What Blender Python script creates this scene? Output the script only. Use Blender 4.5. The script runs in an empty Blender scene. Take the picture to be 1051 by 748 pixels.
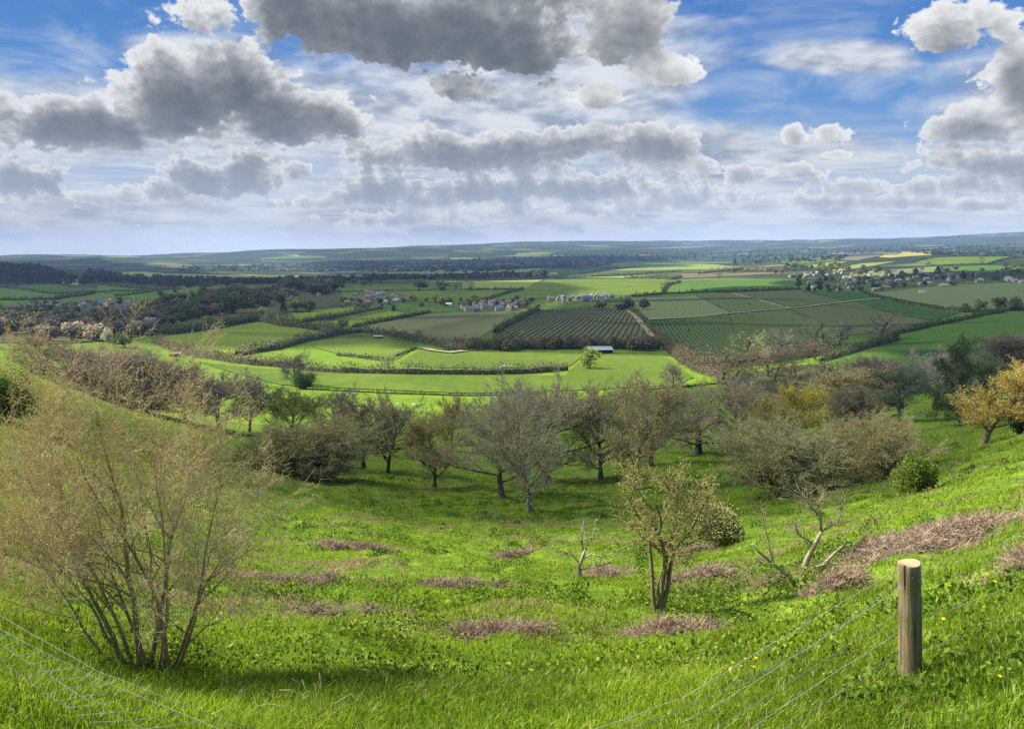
import bpy, bmesh, math, random
import numpy as np
from mathutils import Vector, Matrix

SC = bpy.context.scene
COL = SC.collection
RAD = math.radians
rng = np.random.default_rng(7)

# ------------------------------------------------------------------ camera
F, CX, CY, EYE_Y = 825.0, 525.5, 374.0, 252.0
PITCH = math.atan((CY - EYE_Y) / F)
CAMZ = 1.7
cth, sth = math.cos(PITCH), math.sin(PITCH)

def ray(x, y):
    """direction of the sight line through a point of the 1051 x 748 photograph"""
    x = np.asarray(x, float); y = np.asarray(y, float)
    u = (x - CX) / F; v = (CY - y) / F
    return u, cth + v * sth, -sth + v * cth

def slope_at(x, y):
    dx, dy, dz = ray(x, y)
    return dz / np.hypot(dx, dy)

# ------------------------------------------------------------------ noise
def _hash(ix, iy, seed):
    h = (ix.astype(np.int64) * 374761393 + iy.astype(np.int64) * 668265263 + seed * 1442695041) & 0xFFFFFFFF
    h = ((h ^ (h >> 13)) * 1274126177) & 0xFFFFFFFF
    h = (h ^ (h >> 16)) & 0xFFFFFFFF
    return h.astype(np.float64) / 4294967295.0

def vnoise(x, y, seed=0):
    x = np.asarray(x, float); y = np.asarray(y, float)
    ix = np.floor(x); iy = np.floor(y)
    fx = x - ix; fy = y - iy
    fx = fx * fx * (3 - 2 * fx); fy = fy * fy * (3 - 2 * fy)
    a = _hash(ix, iy, seed); b = _hash(ix + 1, iy, seed)
    c = _hash(ix, iy + 1, seed); d = _hash(ix + 1, iy + 1, seed)
    return (a + (b - a) * fx) * (1 - fy) + (c + (d - c) * fx) * fy

def fbm(x, y, seed=0, octv=4):
    s = 0; a = 1; t = 0
    for o in range(octv):
        s = s + a * vnoise(x * 2 ** o, y * 2 ** o, seed + 17 * o); t += a; a *= .5
    return s / t

def sstep(a, b, x):
    t = np.clip((np.asarray(x, float) - a) / (b - a), 0, 1)
    return t * t * (3 - 2 * t)

# ------------------------------------------------------------------ terrain
def pchip(xk, yk, x):
    xk = np.asarray(xk, float); yk = np.asarray(yk, float)
    h = np.diff(xk); dl = np.diff(yk) / h
    m = np.zeros_like(xk)
    m[0] = dl[0]; m[-1] = dl[-1]
    for i in range(1, len(xk) - 1):
        if dl[i - 1] * dl[i] > 0:
            w1 = 2 * h[i] + h[i - 1]; w2 = h[i] + 2 * h[i - 1]
            m[i] = (w1 + w2) / (w1 / dl[i - 1] + w2 / dl[i])
    x = np.clip(x, xk[0], xk[-1])
    k = np.clip(np.searchsorted(xk, x) - 1, 0, len(h) - 1)
    t = (x - xk[k]) / h[k]
    return ((1 + 2 * t) * (1 - t) ** 2 * yk[k] + t * (1 - t) ** 2 * h[k] * m[k]
            + t * t * (3 - 2 * t) * yk[k + 1] + t * t * (t - 1) * h[k] * m[k + 1])

# (column of the photograph, [(ground distance in metres, row it shows at)])
PROFILE = [
 (-160, [(4.8,715),(6.2,672),(8.5,620),(12,570),(16,530),(32,440),(60,380),(95,350),(130,345),(200,352),(450,350),(700,334),(1250,311),(2000,300),(2600,292),(3200,272),(4000,279),(6000,274),(9000,270),(12000,266),(20000,265),(30000,266)]),
 (0, [(4.8,745),(6.2,705),(8.5,660),(12,615),(16,580),(32,500),(60,425),(95,384),(130,375),(200,374),(450,352),(700,333),(1250,310),(2000,299),(2600,290),(3200,272),(4000,280),(6000,276),(9000,270),(12000,265.5),(20000,264),(30000,266)]),
 (90, [(4.8,762),(6.2,722),(8.5,680),(12,632),(16,596),(32,520),(60,455),(95,418),(150,400),(270,382),(450,357),(700,332),(1250,309),(2000,297),(2600,288.5),(3100,276),(4000,281),(6000,277),(9000,270),(12000,265),(20000,263.5),(30000,266)]),
 (155, [(4.8,770),(6.2,730),(8.5,690),(12,642),(16,606),(32,532),(60,472),(95,440),(150,420),(270,390),(450,360),(700,331),(1250,308),(2200,293),(3000,286),(4000,280),(6000,276.5),(9000,269),(12000,264.5),(20000,263.5),(30000,265)]),
 (300, [(4.8,764),(6.2,722),(8.5,682),(12,646),(16,614),(32,556),(55,508),(95,474),(150,440),(270,400),(450,362),(700,331),(1250,306),(2200,289),(4000,282),(6000,276),(9000,266),(12000,257),(14000,259),(20000,261),(30000,263)]),
 (525, [(4.8,757),(6.2,714),(8.5,676),(12,645),(16,618),(32,567),(55,526),(95,488),(150,448),(270,402),(450,364),(700,331),(1000,314),(1250,304),(2200,286.5),(4000,276),(7000,265),(10000,258),(13000,255.5),(18000,250.5),(30000,253)]),
 (750, [(4.8,748),(6.2,708),(8.5,672),(12,638),(16,612),(32,559),(55,520),(95,480),(150,443),(270,402),(450,367),(700,334),(1000,312),(1250,301),(2000,286),(3000,275),(5000,267.5),(8000,260),(13000,253),(20000,246.5),(30000,249)]),
 (930, [(4.8,735),(6.2,696),(8.5,652),(12,608),(16,577),(32,522),(55,492),(95,462),(150,430),(270,396),(450,364),(700,336),(1000,315),(1250,304),(1600,294),(2200,284),(3000,271),(4000,261),(6000,259.5),(10000,253),(15000,249),(20000,245),(30000,248)]),
 (1051, [(4.8,715),(6.2,674),(8.5,628),(12,580),(16,545),(32,488),(55,458),(95,440),(150,425),(270,390),(450,361),(700,334),(1000,314),(1250,303),(1600,292.5),(2200,282),(3000,268),(4000,261.5),(6000,257),(10000,251),(20000,238.5),(30000,242)]),
 (1210, [(4.8,690),(6.2,644),(8.5,590),(12,538),(16,500),(32,440),(55,412),(95,400),(150,395),(270,380),(450,358),(700,333),(1000,314),(1250,303),(1600,293),(2200,281),(3000,268),(4000,261),(6000,257),(10000,251),(20000,240),(30000,243)]),
]
def far_d(d): return d if d <= 5000 else 5000 * (d / 5000.0) ** .62
S0, S1, NS = math.log(4.8), math.log(15000.0), 900
A0, A1, NA = RAD(-52), RAD(52), 417
_s = np.linspace(S0, S1, NS)
_cols_az = []; _cols_t = []
for cx_, tab in PROFILE:
    dx, dy, dz = ray(cx_, 400.0)
    _cols_az.append(math.atan2(dx, dy))
    lk = [math.log(far_d(d)) for d, _ in tab]
    tk = [float(slope_at(cx_, y)) for _, y in tab]
    _cols_t.append(pchip(lk, tk, _s))
_az = np.linspace(A0, A1, NA)
_cols_t = np.array(_cols_t)
G = np.zeros((NA, NS))
for j in range(NS):
    G[:, j] = pchip(_cols_az, _cols_t[:, j], _az)
_k = np.exp(-0.5 * (np.arange(-16, 17) / 6.0) ** 2); _k /= _k.sum()
_pad = np.pad(G, ((16, 16), (0, 0)), mode='edge')
G = sum(_k[i] * _pad[i:i + NA] for i in range(33))

def height_smooth(X, Y):
    X = np.asarray(X, float); Y = np.asarray(Y, float)
    d = np.hypot(X, Y); az = np.arctan2(X, Y)
    s = np.log(np.clip(d, 4.8, 14990.0))
    fi = np.clip((az - A0) / (A1 - A0), 0, 1) * (NA - 1)
    fj = (s - S0) / (S1 - S0) * (NS - 1)
    i = np.clip(fi.astype(int), 0, NA - 2); j = np.clip(fj.astype(int), 0, NS - 2)
    a = fi - i; b = fj - j
    t = (G[i, j] * (1 - a) + G[i + 1, j] * a) * (1 - b) + (G[i, j + 1] * (1 - a) + G[i + 1, j + 1] * a) * b
    h = CAMZ + t * np.maximum(d, 4.8)
    near = np.clip(d / 4.8, 0, 1)
    return np.where(d < 4.8, 0.0 + (h - 0.0) * near, h)

def height(X, Y):
    X = np.asarray(X, float); Y = np.asarray(Y, float)
    d = np.hypot(X, Y)
    h = height_smooth(X, Y)
    wn = sstep(5.5, 10, d) * (1 - sstep(70, 160, d))
    h = h + wn * (0.85 * (fbm(X / 3.1, Y / 2.6, 3, 3) - .5) + 0.34 * (fbm(X / .9, Y / .9, 9, 2) - .5))
    wm = sstep(120, 400, d) * (1 - sstep(1500, 2500, d))
    h = h + wm * 5.0 * (fbm(X / 170, Y / 170, 21, 3) - .5)
    wf = sstep(2200, 5000, d)
    h = h + wf * np.minimum(d, 11000) * 0.0095 * (fbm(X / 1300, Y / 800, 33, 4) - .5)
    return h

_dg = np.exp(np.linspace(math.log(3.0), math.log(14800.0), 2600))
def hit(x, y, h=0.0):
    """the point of the ground (lifted by h) seen through a point of the photograph"""
    dx, dy, dz = [float(q) for q in ray(x, y)]
    n = math.hypot(dx, dy)
    X = _dg * dx / n; Y = _dg * dy / n
    Z = CAMZ + _dg * dz / n
    below = Z <= height(X, Y) + h
    i = int(np.argmax(below)) if below.any() else len(_dg) - 1
    d = _dg[i]
    if i > 0 and below.any():
        lo, hi = _dg[i - 1], _dg[i]
        for _ in range(18):
            mid = .5 * (lo + hi)
            if CAMZ + mid * dz / n <= float(height(mid * dx / n, mid * dy / n)) + h: hi = mid
            else: lo = mid
        d = hi
    return Vector((d * dx / n, d * dy / n, CAMZ + d * dz / n))

def px_size(p):
    """metres that one pixel of the photograph spans at point p"""
    return (p.y * cth - (p.z - CAMZ) * sth) / F

# ------------------------------------------------------------------ objects
def tag(o, label=None, cat=None, group=None, kind=None):
    if label: o['label'] = label
    if cat: o['category'] = cat
    if group: o['group'] = group
    if kind: o['kind'] = kind
    return o

def empty(name, loc, label, cat, group=None, rz=0.0, scale=(1, 1, 1)):
    o = bpy.data.objects.new(name, None); COL.objects.link(o)
    o.location = loc; o.rotation_euler = (0, 0, rz); o.scale = scale
    o.empty_display_size = .1
    return tag(o, label, cat, group)

def link(name, mesh, parent=None, color=None, loc=None):
    o = bpy.data.objects.new(name, mesh); COL.objects.link(o)
    if parent is not None: o.parent = parent
    if color is not None: o.color = tuple(color) + ((1.0,) if len(color) == 3 else ())
    if loc is not None: o.location = loc
    return o

def np_mesh(name, V, Fc, mats=(), fmat=None, attrs=None, smooth=False, nper=None):
    """V (n,3); Fc (m,k) faces of equal size, or a list of such arrays"""
    me = bpy.data.meshes.new(name)
    if not isinstance(Fc, (list, tuple)): Fc = [Fc]
    Fc = [np.asarray(f, np.int32) for f in Fc if len(f)]
    V = np.asarray(V, np.float32)
    me.vertices.add(len(V)); me.vertices.foreach_set('co', V.ravel())
    tot = np.concatenate([np.full(len(f), f.shape[1], np.int32) for f in Fc])
    idx = np.concatenate([f.ravel() for f in Fc])
    me.loops.add(len(idx)); me.loops.foreach_set('vertex_index', idx)
    start = np.concatenate([[0], np.cumsum(tot)[:-1]]).astype(np.int32)
    me.polygons.add(len(tot)); me.polygons.foreach_set('loop_start', start)
    me.polygons.foreach_set('loop_total', tot)
    if fmat is not None: me.polygons.foreach_set('material_index', np.asarray(fmat, np.int32))
    me.polygons.foreach_set('use_smooth', np.full(len(tot), bool(smooth)))
    for m in mats: me.materials.append(m)
    if attrs:
        for k, val in attrs.items():
            val = np.asarray(val, np.float32)
            a = me.attributes.new(k, 'FLOAT', 'POINT'); a.data.foreach_set('value', val.ravel())
    me.update(calc_edges=True); me.validate()
    return me

def bm_mesh(name, bm, mats=(), smooth=False):
    me = bpy.data.meshes.new(name); bm.normal_update(); bm.to_mesh(me); bm.free()
    for m in mats: me.materials.append(m)
    if smooth:
        for p in me.polygons: p.use_smooth = True
    return me

class Soup:
    """collects boxes, tubes and polygons that become one mesh"""
    def __init__(s): s.v = []; s.f = []; s.m = []
    def poly(s, pts, m=0):
        b = len(s.v); s.v += [tuple(p) for p in pts]; s.f.append(list(range(b, b + len(pts)))); s.m.append(m)
    def box(s, lo, hi, m=0):
        x0, y0, z0 = lo; x1, y1, z1 = hi
        b = len(s.v)
        s.v += [(x0,y0,z0),(x1,y0,z0),(x1,y1,z0),(x0,y1,z0),(x0,y0,z1),(x1,y0,z1),(x1,y1,z1),(x0,y1,z1)]
        for f in ((0,3,2,1),(4,5,6,7),(0,1,5,4),(1,2,6,5),(2,3,7,6),(3,0,4,7)):
            s.f.append([b + i for i in f]); s.m.append(m)
    def tube(s, pts, rad, sides=6, m=0, cap=True):
        pts = [Vector(p) for p in pts]
        if not hasattr(rad, '__len__'): rad = [rad] * len(pts)
        rings = []; up = None
        for i, p in enumerate(pts):
            t = (pts[min(i + 1, len(pts) - 1)] - pts[max(i - 1, 0)])
            if t.length < 1e-9: t = Vector((0, 0, 1))
            t.normalize()
            if up is None:
                up = Vector((1, 0, 0)) if abs(t.x) < .8 else Vector((0, 1, 0))
            a = (up - t * up.dot(t))
            if a.length < 1e-6: a = t.orthogonal()
            a.normalize(); up = a; bb = t.cross(a)
            b0 = len(s.v)
            for k in range(sides):
                an = 2 * math.pi * k / sides
                q = p + (a * math.cos(an) + bb * math.sin(an)) * rad[i]
                s.v.append((q.x, q.y, q.z))
            rings.append(b0)
        for i in range(len(rings) - 1):
            for k in range(sides):
                k2 = (k + 1) % sides
                s.f.append([rings[i] + k, rings[i] + k2, rings[i + 1] + k2, rings[i + 1] + k]); s.m.append(m)
        if cap:
            s.f.append([rings[0] + k for k in range(sides)][::-1]); s.m.append(m)
            s.f.append([rings[-1] + k for k in range(sides)]); s.m.append(m)
    def mesh(s, name, mats=(), smooth=False):
        me = bpy.data.meshes.new(name)
        me.from_pydata(s.v, [], s.f)
        for m in mats: me.materials.append(m)
        me.polygons.foreach_set('material_index', s.m)
        me.polygons.foreach_set('use_smooth', [smooth] * len(s.f))
        me.update()
        return me

# ------------------------------------------------------------------ materials
class NT:
    """small node-tree builder"""
    def __init__(s, tree): s.t = tree; s.n = tree.nodes; s.l = tree.links
    def node(s, typ, ins=None, **props):
        n = s.n.new(typ)
        for k, v in props.items(): setattr(n, k, v)
        for k, v in (ins or {}).items():
            sock = n.inputs[k]
            if isinstance(v, bpy.types.NodeSocket): s.l.new(v, sock)
            elif v is not None: sock.default_value = v
        return n
    def math(s, op, a, b=None, c=None, clamp=False):
        ins = {0: a}
        if b is not None: ins[1] = b
        if c is not None: ins[2] = c
        return s.node('ShaderNodeMath', ins, operation=op, use_clamp=clamp).outputs[0]
    def rng(s, v, a, b, c=0.0, d=1.0, smooth=True):
        return s.node('ShaderNodeMapRange', {'Value': v, 'From Min': a, 'From Max': b, 'To Min': c, 'To Max': d},
                      interpolation_type='SMOOTHSTEP' if smooth else 'LINEAR').outputs[0]
    def mix(s, f, a, b, blend='MIX'):
        n = s.n.new('ShaderNodeMix'); n.data_type = 'RGBA'; n.blend_type = blend
        for sock, v in ((n.inputs[0], f), (n.inputs[6], a), (n.inputs[7], b)):
            if isinstance(v, bpy.types.NodeSocket): s.l.new(v, sock)
            else: sock.default_value = v if not hasattr(v, '__len__') else (tuple(v) + (1,))[:4]
        return n.outputs[2]
    def noise(s, vec, scale, detail=4, rough=.5, w=None, dist=0.0):
        n = s.node('ShaderNodeTexNoise', {'Scale': scale, 'Detail': detail, 'Roughness': rough, 'Distortion': dist})
        if vec is not None: s.l.new(vec, n.inputs['Vector'])
        return n.outputs[0]
    def ramp(s, v, stops):
        n = s.n.new('ShaderNodeValToRGB'); s.l.new(v, n.inputs[0])
        e = n.color_ramp.elements
        while len(e) < len(stops): e.new(.5)
        for el, (p, c) in zip(e, stops): el.position = p; el.color = tuple(c) + (1,)
        return n.outputs[0]

def new_mat(name):
    m = bpy.data.materials.new(name); m.use_nodes = True
    m.node_tree.nodes.clear()
    return m, NT(m.node_tree)

def finish(m, nt, shader, disp=None):
    o = nt.node('ShaderNodeOutputMaterial'); nt.l.new(shader, o.inputs['Surface'])
    return m

def objpos(nt):
    return nt.node('ShaderNodeNewGeometry').outputs['Position']

def mat_plain(name, c1, c2=None, scale=3.0, rough=.85, bump=0.0, coord='Object', detail=5, spec=.2, metal=0.0):
    m, nt = new_mat(name)
    vec = nt.node('ShaderNodeTexCoord').outputs[coord] if coord == 'Object' else objpos(nt)
    n = nt.noise(vec, scale, detail, .6)
    col = nt.mix(nt.rng(n, .3, .7), c1, c2 or c1)
    ins = {'Base Color': col, 'Roughness': rough, 'Specular IOR Level': spec, 'Metallic': metal}
    b = nt.node('ShaderNodeBsdfPrincipled', ins)
    if bump:
        bn = nt.node('ShaderNodeBump', {'Height': n, 'Strength': bump, 'Distance': .02})
        nt.l.new(bn.outputs[0], b.inputs['Normal'])
    return finish(m, nt, b.outputs[0])

def mat_leaf(name, base=None, vary='var', trans=.45, use_obj=True, rough=.6, c2=None, hue=.025):
    """leaf or blade: diffuse and translucent; hue varies leaf by leaf through the attribute"""
    m, nt = new_mat(name)
    at = nt.node('ShaderNodeAttribute', attribute_name=vary).outputs['Fac']
    if use_obj: col = nt.node('ShaderNodeObjectInfo').outputs['Color']
    else:
        col = nt.mix(at, base, c2)
    hs = nt.node('ShaderNodeHueSaturation', {'Hue': nt.rng(at, 0, 1, .5 - hue, .5 + hue, False), 'Saturation': 1.0,
                 'Value': nt.rng(at, 0, 1, .6, 1.4, False), 'Color': col}) if use_obj else None
    c = hs.outputs[0] if hs else col
    d = nt.node('ShaderNodeBsdfDiffuse', {'Color': c, 'Roughness': .5})
    t = nt.node('ShaderNodeBsdfTranslucent', {'Color': c})
    mx = nt.node('ShaderNodeMixShader', {0: trans}); nt.l.new(d.outputs[0], mx.inputs[1]); nt.l.new(t.outputs[0], mx.inputs[2])
    return finish(m, nt, mx.outputs[0])

def mat_bark(name):
    m, nt = new_mat(name)
    col = nt.node('ShaderNodeObjectInfo').outputs['Color']
    vec = nt.node('ShaderNodeTexCoord').outputs['Object']
    mp = nt.node('ShaderNodeMapping', {'Vector': vec, 'Scale': (1, 1, .25)}).outputs[0]
    n = nt.noise(mp, 30, 6, .65)
    v = nt.rng(n, .25, .75, .55, 1.5, False)
    n2 = nt.noise(vec, 6, 4, .6)
    lich = nt.mix(nt.rng(n2, .5, .75, 0, .5), col, (.16, .17, .07))
    c = nt.node('ShaderNodeHueSaturation', {'Value': v, 'Color': lich}).outputs[0]
    bn = nt.node('ShaderNodeBump', {'Height': n, 'Strength': .5, 'Distance': .02})
    b = nt.node('ShaderNodeBsdfPrincipled', {'Base Color': c, 'Roughness': .9, 'Specular IOR Level': .15})
    nt.l.new(bn.outputs[0], b.inputs['Normal'])
    return finish(m, nt, b.outputs[0])

M_BARK = mat_bark('bark')
M_TWIG = mat_leaf('twigs', trans=.3, hue=.008)
M_LEAF = mat_leaf('leaves', trans=.4)
# ------------------------------------------------------------------ tree builders
def seg_tubes(P0, P1, R0, R1, sides=3):
    """many thin tapered prisms at once"""
    P0 = np.asarray(P0, float); P1 = np.asarray(P1, float)
    t = P1 - P0; L = np.linalg.norm(t, axis=1, keepdims=True); t = t / np.maximum(L, 1e-9)
    ref = np.where(np.abs(t[:, 2:3]) < .9, np.array([[0, 0, 1.]]), np.array([[1., 0, 0]]))
    a = np.cross(t, ref); a /= np.maximum(np.linalg.norm(a, axis=1, keepdims=True), 1e-9)
    b = np.cross(t, a)
    n = len(P0); V = np.zeros((n, sides * 2, 3))
    for k in range(sides):
        an = 2 * math.pi * k / sides
        off = a * math.cos(an) + b * math.sin(an)
        V[:, k] = P0 + off * np.asarray(R0)[:, None]
        V[:, sides + k] = P1 + off * np.asarray(R1)[:, None]
    base = (np.arange(n) * sides * 2)[:, None]
    Fs = [base + np.array([[k, (k + 1) % sides, sides + (k + 1) % sides, sides + k]]) for k in range(sides)]
    return V.reshape(-1, 3), np.concatenate(Fs)

def quads(C, size, rg, aspect=.6, updir=0.0):
    """randomly turned leaf quads (pointed: a rhombus) with centres C"""
    n = len(C)
    d = rg.normal(size=(n, 3)); d[:, 2] += updir; d /= np.linalg.norm(d, axis=1, keepdims=True)
    e = rg.normal(size=(n, 3)); e -= d * (e * d).sum(1, keepdims=True); e /= np.linalg.norm(e, axis=1, keepdims=True)
    s = (size if np.ndim(size) else np.full(n, size))[:, None]
    V = np.stack([C - d * s, C + e * s * aspect, C + d * s, C - e * s * aspect], 1)
    Fq = (np.arange(n) * 4)[:, None] + np.array([[0, 1, 2, 3]])
    return V.reshape(-1, 3), Fq

def grow_tree(seed, H=1.0, trunk=.22, spread=1.0, levels=4, counts=(9, 9, 9, 7), r0=.022, droop=0.0,
              stems=1, stem_lean=.35, wobble=.16, ang=(.95, .8, .75, .7), ratio=(.62, .5, .45, .5), up=.12, start=.3, rmin=.0016, steps=(7, 5, 4, 3)):
    R = random.Random(seed)
    thick = []          # (points, radii) of trunk and limbs
    s0 = []; s1 = []; q0 = []; q1 = []
    tips = []
    def rv(k): return Vector((R.gauss(0, k), R.gauss(0, k), R.gauss(0, k)))
    def branch(p, d, L, r, lv):
        n = steps[min(lv, len(steps) - 1)]
        pts = [p.copy()]; rad = [r]; dirs = [d.copy()]
        rend = max(r * (.45 if lv == 0 else .3), rmin * .7)
        for i in range(n):
            d = d + rv(wobble * (.5 if lv == 0 else 1.0)) + Vector((0, 0, up if lv else .1)) - Vector((0, 0, droop * (i / n) * (lv > 1)))
            d.normalize()
            p = p + d * (L / n)
            pts.append(p.copy()); dirs.append(d.copy()); rad.append(r + (rend - r) * ((i + 1) / n))
        if lv <= 1: thick.append((pts, rad, lv))
        else:
            for i in range(n):
                s0.append(pts[i]); s1.append(pts[i + 1]); q0.append(rad[i]); q1.append(rad[i + 1])
        if lv >= levels:
            tips.append((pts[-1], d)); tips.append((pts[len(pts) // 2], d)); return
        nc = counts[min(lv, len(counts) - 1)]
        lo = (trunk if stems == 1 else start) if lv == 0 else .18
        for c in range(nc):
            t = lo + (1 - lo) * ((c + R.random() * .9) / nc)
            fi = t * n; i = min(int(fi), n - 1); w = fi - i
            q = pts[i].lerp(pts[i + 1], w); td = dirs[i + 1]
            ax = td.orthogonal(); ax.rotate(Matrix.Rotation(R.uniform(0, 2 * math.pi) if lv else c * 2.4 + R.uniform(-.5, .5), 4, td))
            an = ang[min(lv, len(ang) - 1)] * R.uniform(.75, 1.25)
            if lv == 0: an *= 1.15 - .75 * (t - lo) / (1 - lo + 1e-6)
            nd = td * math.cos(an) + ax * math.sin(an)
            if lv == 0: nd = Vector((nd.x * spread, nd.y * spread, nd.z)); nd.normalize()
            k = ratio[min(lv, len(ratio) - 1)]
            tt = (t - lo) / (1 - lo + 1e-6)
            nl = L * k * R.uniform(.75, 1.2) * ((1.15 - .55 * t) if lv else (.45 + .7 * math.sin(math.pi * (.16 + .72 * tt))))
            nr = max((rad[i] + (rad[i + 1] - rad[i]) * w) * (.62 if lv == 0 else .55), rmin)
            branch(q, nd, nl, nr, lv + 1)
        # leader carries on as finer twigs
        if lv >= 1:
            branch(pts[-1], d, L * ratio[min(lv, len(ratio) - 1)] * .8, max(rad[-1], rmin), min(lv + 1, levels))
    if stems == 1:
        branch(Vector((0, 0, -.01)), (Vector((0, 0, 1)) + rv(.03)).normalized(), H * .8, r0, 0)
    else:
        for k in range(stems):
            a = 2 * math.pi * (k + R.uniform(-.3, .3)) / stems
            ln = stem_lean * R.uniform(.35, 1.3)
            d = Vector((math.cos(a) * ln, math.sin(a) * ln, 1)).normalized()
            branch(Vector((math.cos(a) * .02, math.sin(a) * .02, -.01)), d, H * R.uniform(.55, .8), r0 * R.uniform(.6, 1), 0)
    return thick, (s0, s1, q0, q1), tips

def tree_meshes(seed, leaf_n=0, leaf_size=.012, leaf_updir=.3, leaf_spread=.012, trunk_sides=8, **kw):
    """trunk mesh and crown mesh of a tree scaled to height 1 and crown width about 1"""
    thick, (s0, s1, q0, q1), tips = grow_tree(seed, **kw)
    sp = Soup()
    for pts, rad, lv in thick:
        if lv == 0: rad = [rad[0] * 1.5] + list(rad[1:])
        sp.tube(pts, rad, trunk_sides if lv == 0 else 5, cap=False)
    A0_ = np.array([tuple(p) for p in s0]); A1_ = np.array([tuple(p) for p in s1])
    V, Fq = seg_tubes(A0_, A1_, q0, q1, 3)
    rg = np.random.default_rng(seed)
    var = np.repeat(rg.random(len(A0_)), 6)
    mats = [M_TWIG]; fm = np.zeros(len(Fq), int); Fs = [Fq]
    if leaf_n:
        T = np.array([tuple(p) for p, _ in tips])
        C = T[rg.integers(0, len(T), leaf_n)] + rg.normal(size=(leaf_n, 3)) * leaf_spread
        V2, F2 = quads(C, leaf_size * rg.uniform(.6, 1.3, leaf_n), rg, .55, leaf_updir)
        Fs.append(F2 + len(V)); V = np.concatenate([V, V2]); var = np.concatenate([var, np.repeat(rg.random(leaf_n), 4)])
        fm = np.concatenate([fm, np.ones(len(F2), int)]); mats.append(M_LEAF)
    zt = np.percentile(V[:, 2], 99.7)
    w = np.percentile(np.hypot(V[:, 0], V[:, 1]), 97) * 2
    k = np.array([1 / w, 1 / w, 1 / zt])
    V = V * k; sv = [tuple(np.array(p) * k) for p in sp.v]; sp.v = sv
    tm = sp.mesh('trunk', [M_BARK], True)
    cm = np_mesh('crown', V, np.concatenate(Fs), mats, fm, {'var': var})
    return tm, cm

def put_tree(name, meshes, base, h, w, label, cat='tree', group=None, bark=(.09, .075, .055), twig=(.1, .085, .06), rz=None, sink=.0, parts=('trunk', 'crown')):
    e = empty(name, (base[0], base[1], base[2] - sink), label, cat, group, rng.uniform(0, 6.28) if rz is None else rz, (w, w, h))
    link(parts[0], meshes[0], e, bark)
    k = 2.6 if name in ('bare_tree', 'budding_tree', 'gnarled_tree', 'twiggy_bush') else 1.6
    link(parts[1], meshes[1], e, tuple(min(.8, q * k) for q in twig))
    return e

# crown of far-off trees: clumps of leaf faces spread through a lumpy volume
def far_tree_meshes(seed, n=420, lumps=9, flat=.75, trunk_h=.22, size=.06, cone=False, zc=.58):
    rg = np.random.default_rng(seed)
    if cone:
        t = rg.random(n) ** .7; a = rg.random(n) * 6.283
        r = (1 - t) * .48 * (.55 + .45 * rg.random(n)) + .02
        C = np.stack([np.cos(a) * r, np.sin(a) * r, .08 + t * .9], 1)
    else:
        c = rg.normal(size=(lumps, 3)); c /= np.linalg.norm(c, axis=1, keepdims=True)
        c *= rg.uniform(.12, .34, (lumps, 1)); c[:, 2] = c[:, 2] * flat + zc
        rad = rg.uniform(.13, .26, lumps)
        k = rg.integers(0, lumps, n)
        d = rg.normal(size=(n, 3)); d /= np.linalg.norm(d, axis=1, keepdims=True)
        C = c[k] + d * (rad[k] * rg.uniform(.55, 1.05, n))[:, None]
    V, Fq = quads(C, size * rg.uniform(.6, 1.4, n), rg, .75)
    V[:, 2] = np.maximum(V[:, 2], .03)
    var = np.repeat(rg.random(n), 4)
    cm = np_mesh('crown', V, Fq, [M_LEAF], None, {'var': var})
    s = Soup(); s.tube([(0, 0, -.03), (.01, 0, trunk_h), (0, .01, .62)], [.035, .026, .008], 6)
    for a in (0.3, 2.2, 4.4):
        s.tube([(0, 0, trunk_h), (.16 * math.cos(a), .16 * math.sin(a), .5)], [.018, .006], 4)
    return s.mesh('trunk', [M_BARK], True), cm
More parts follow.
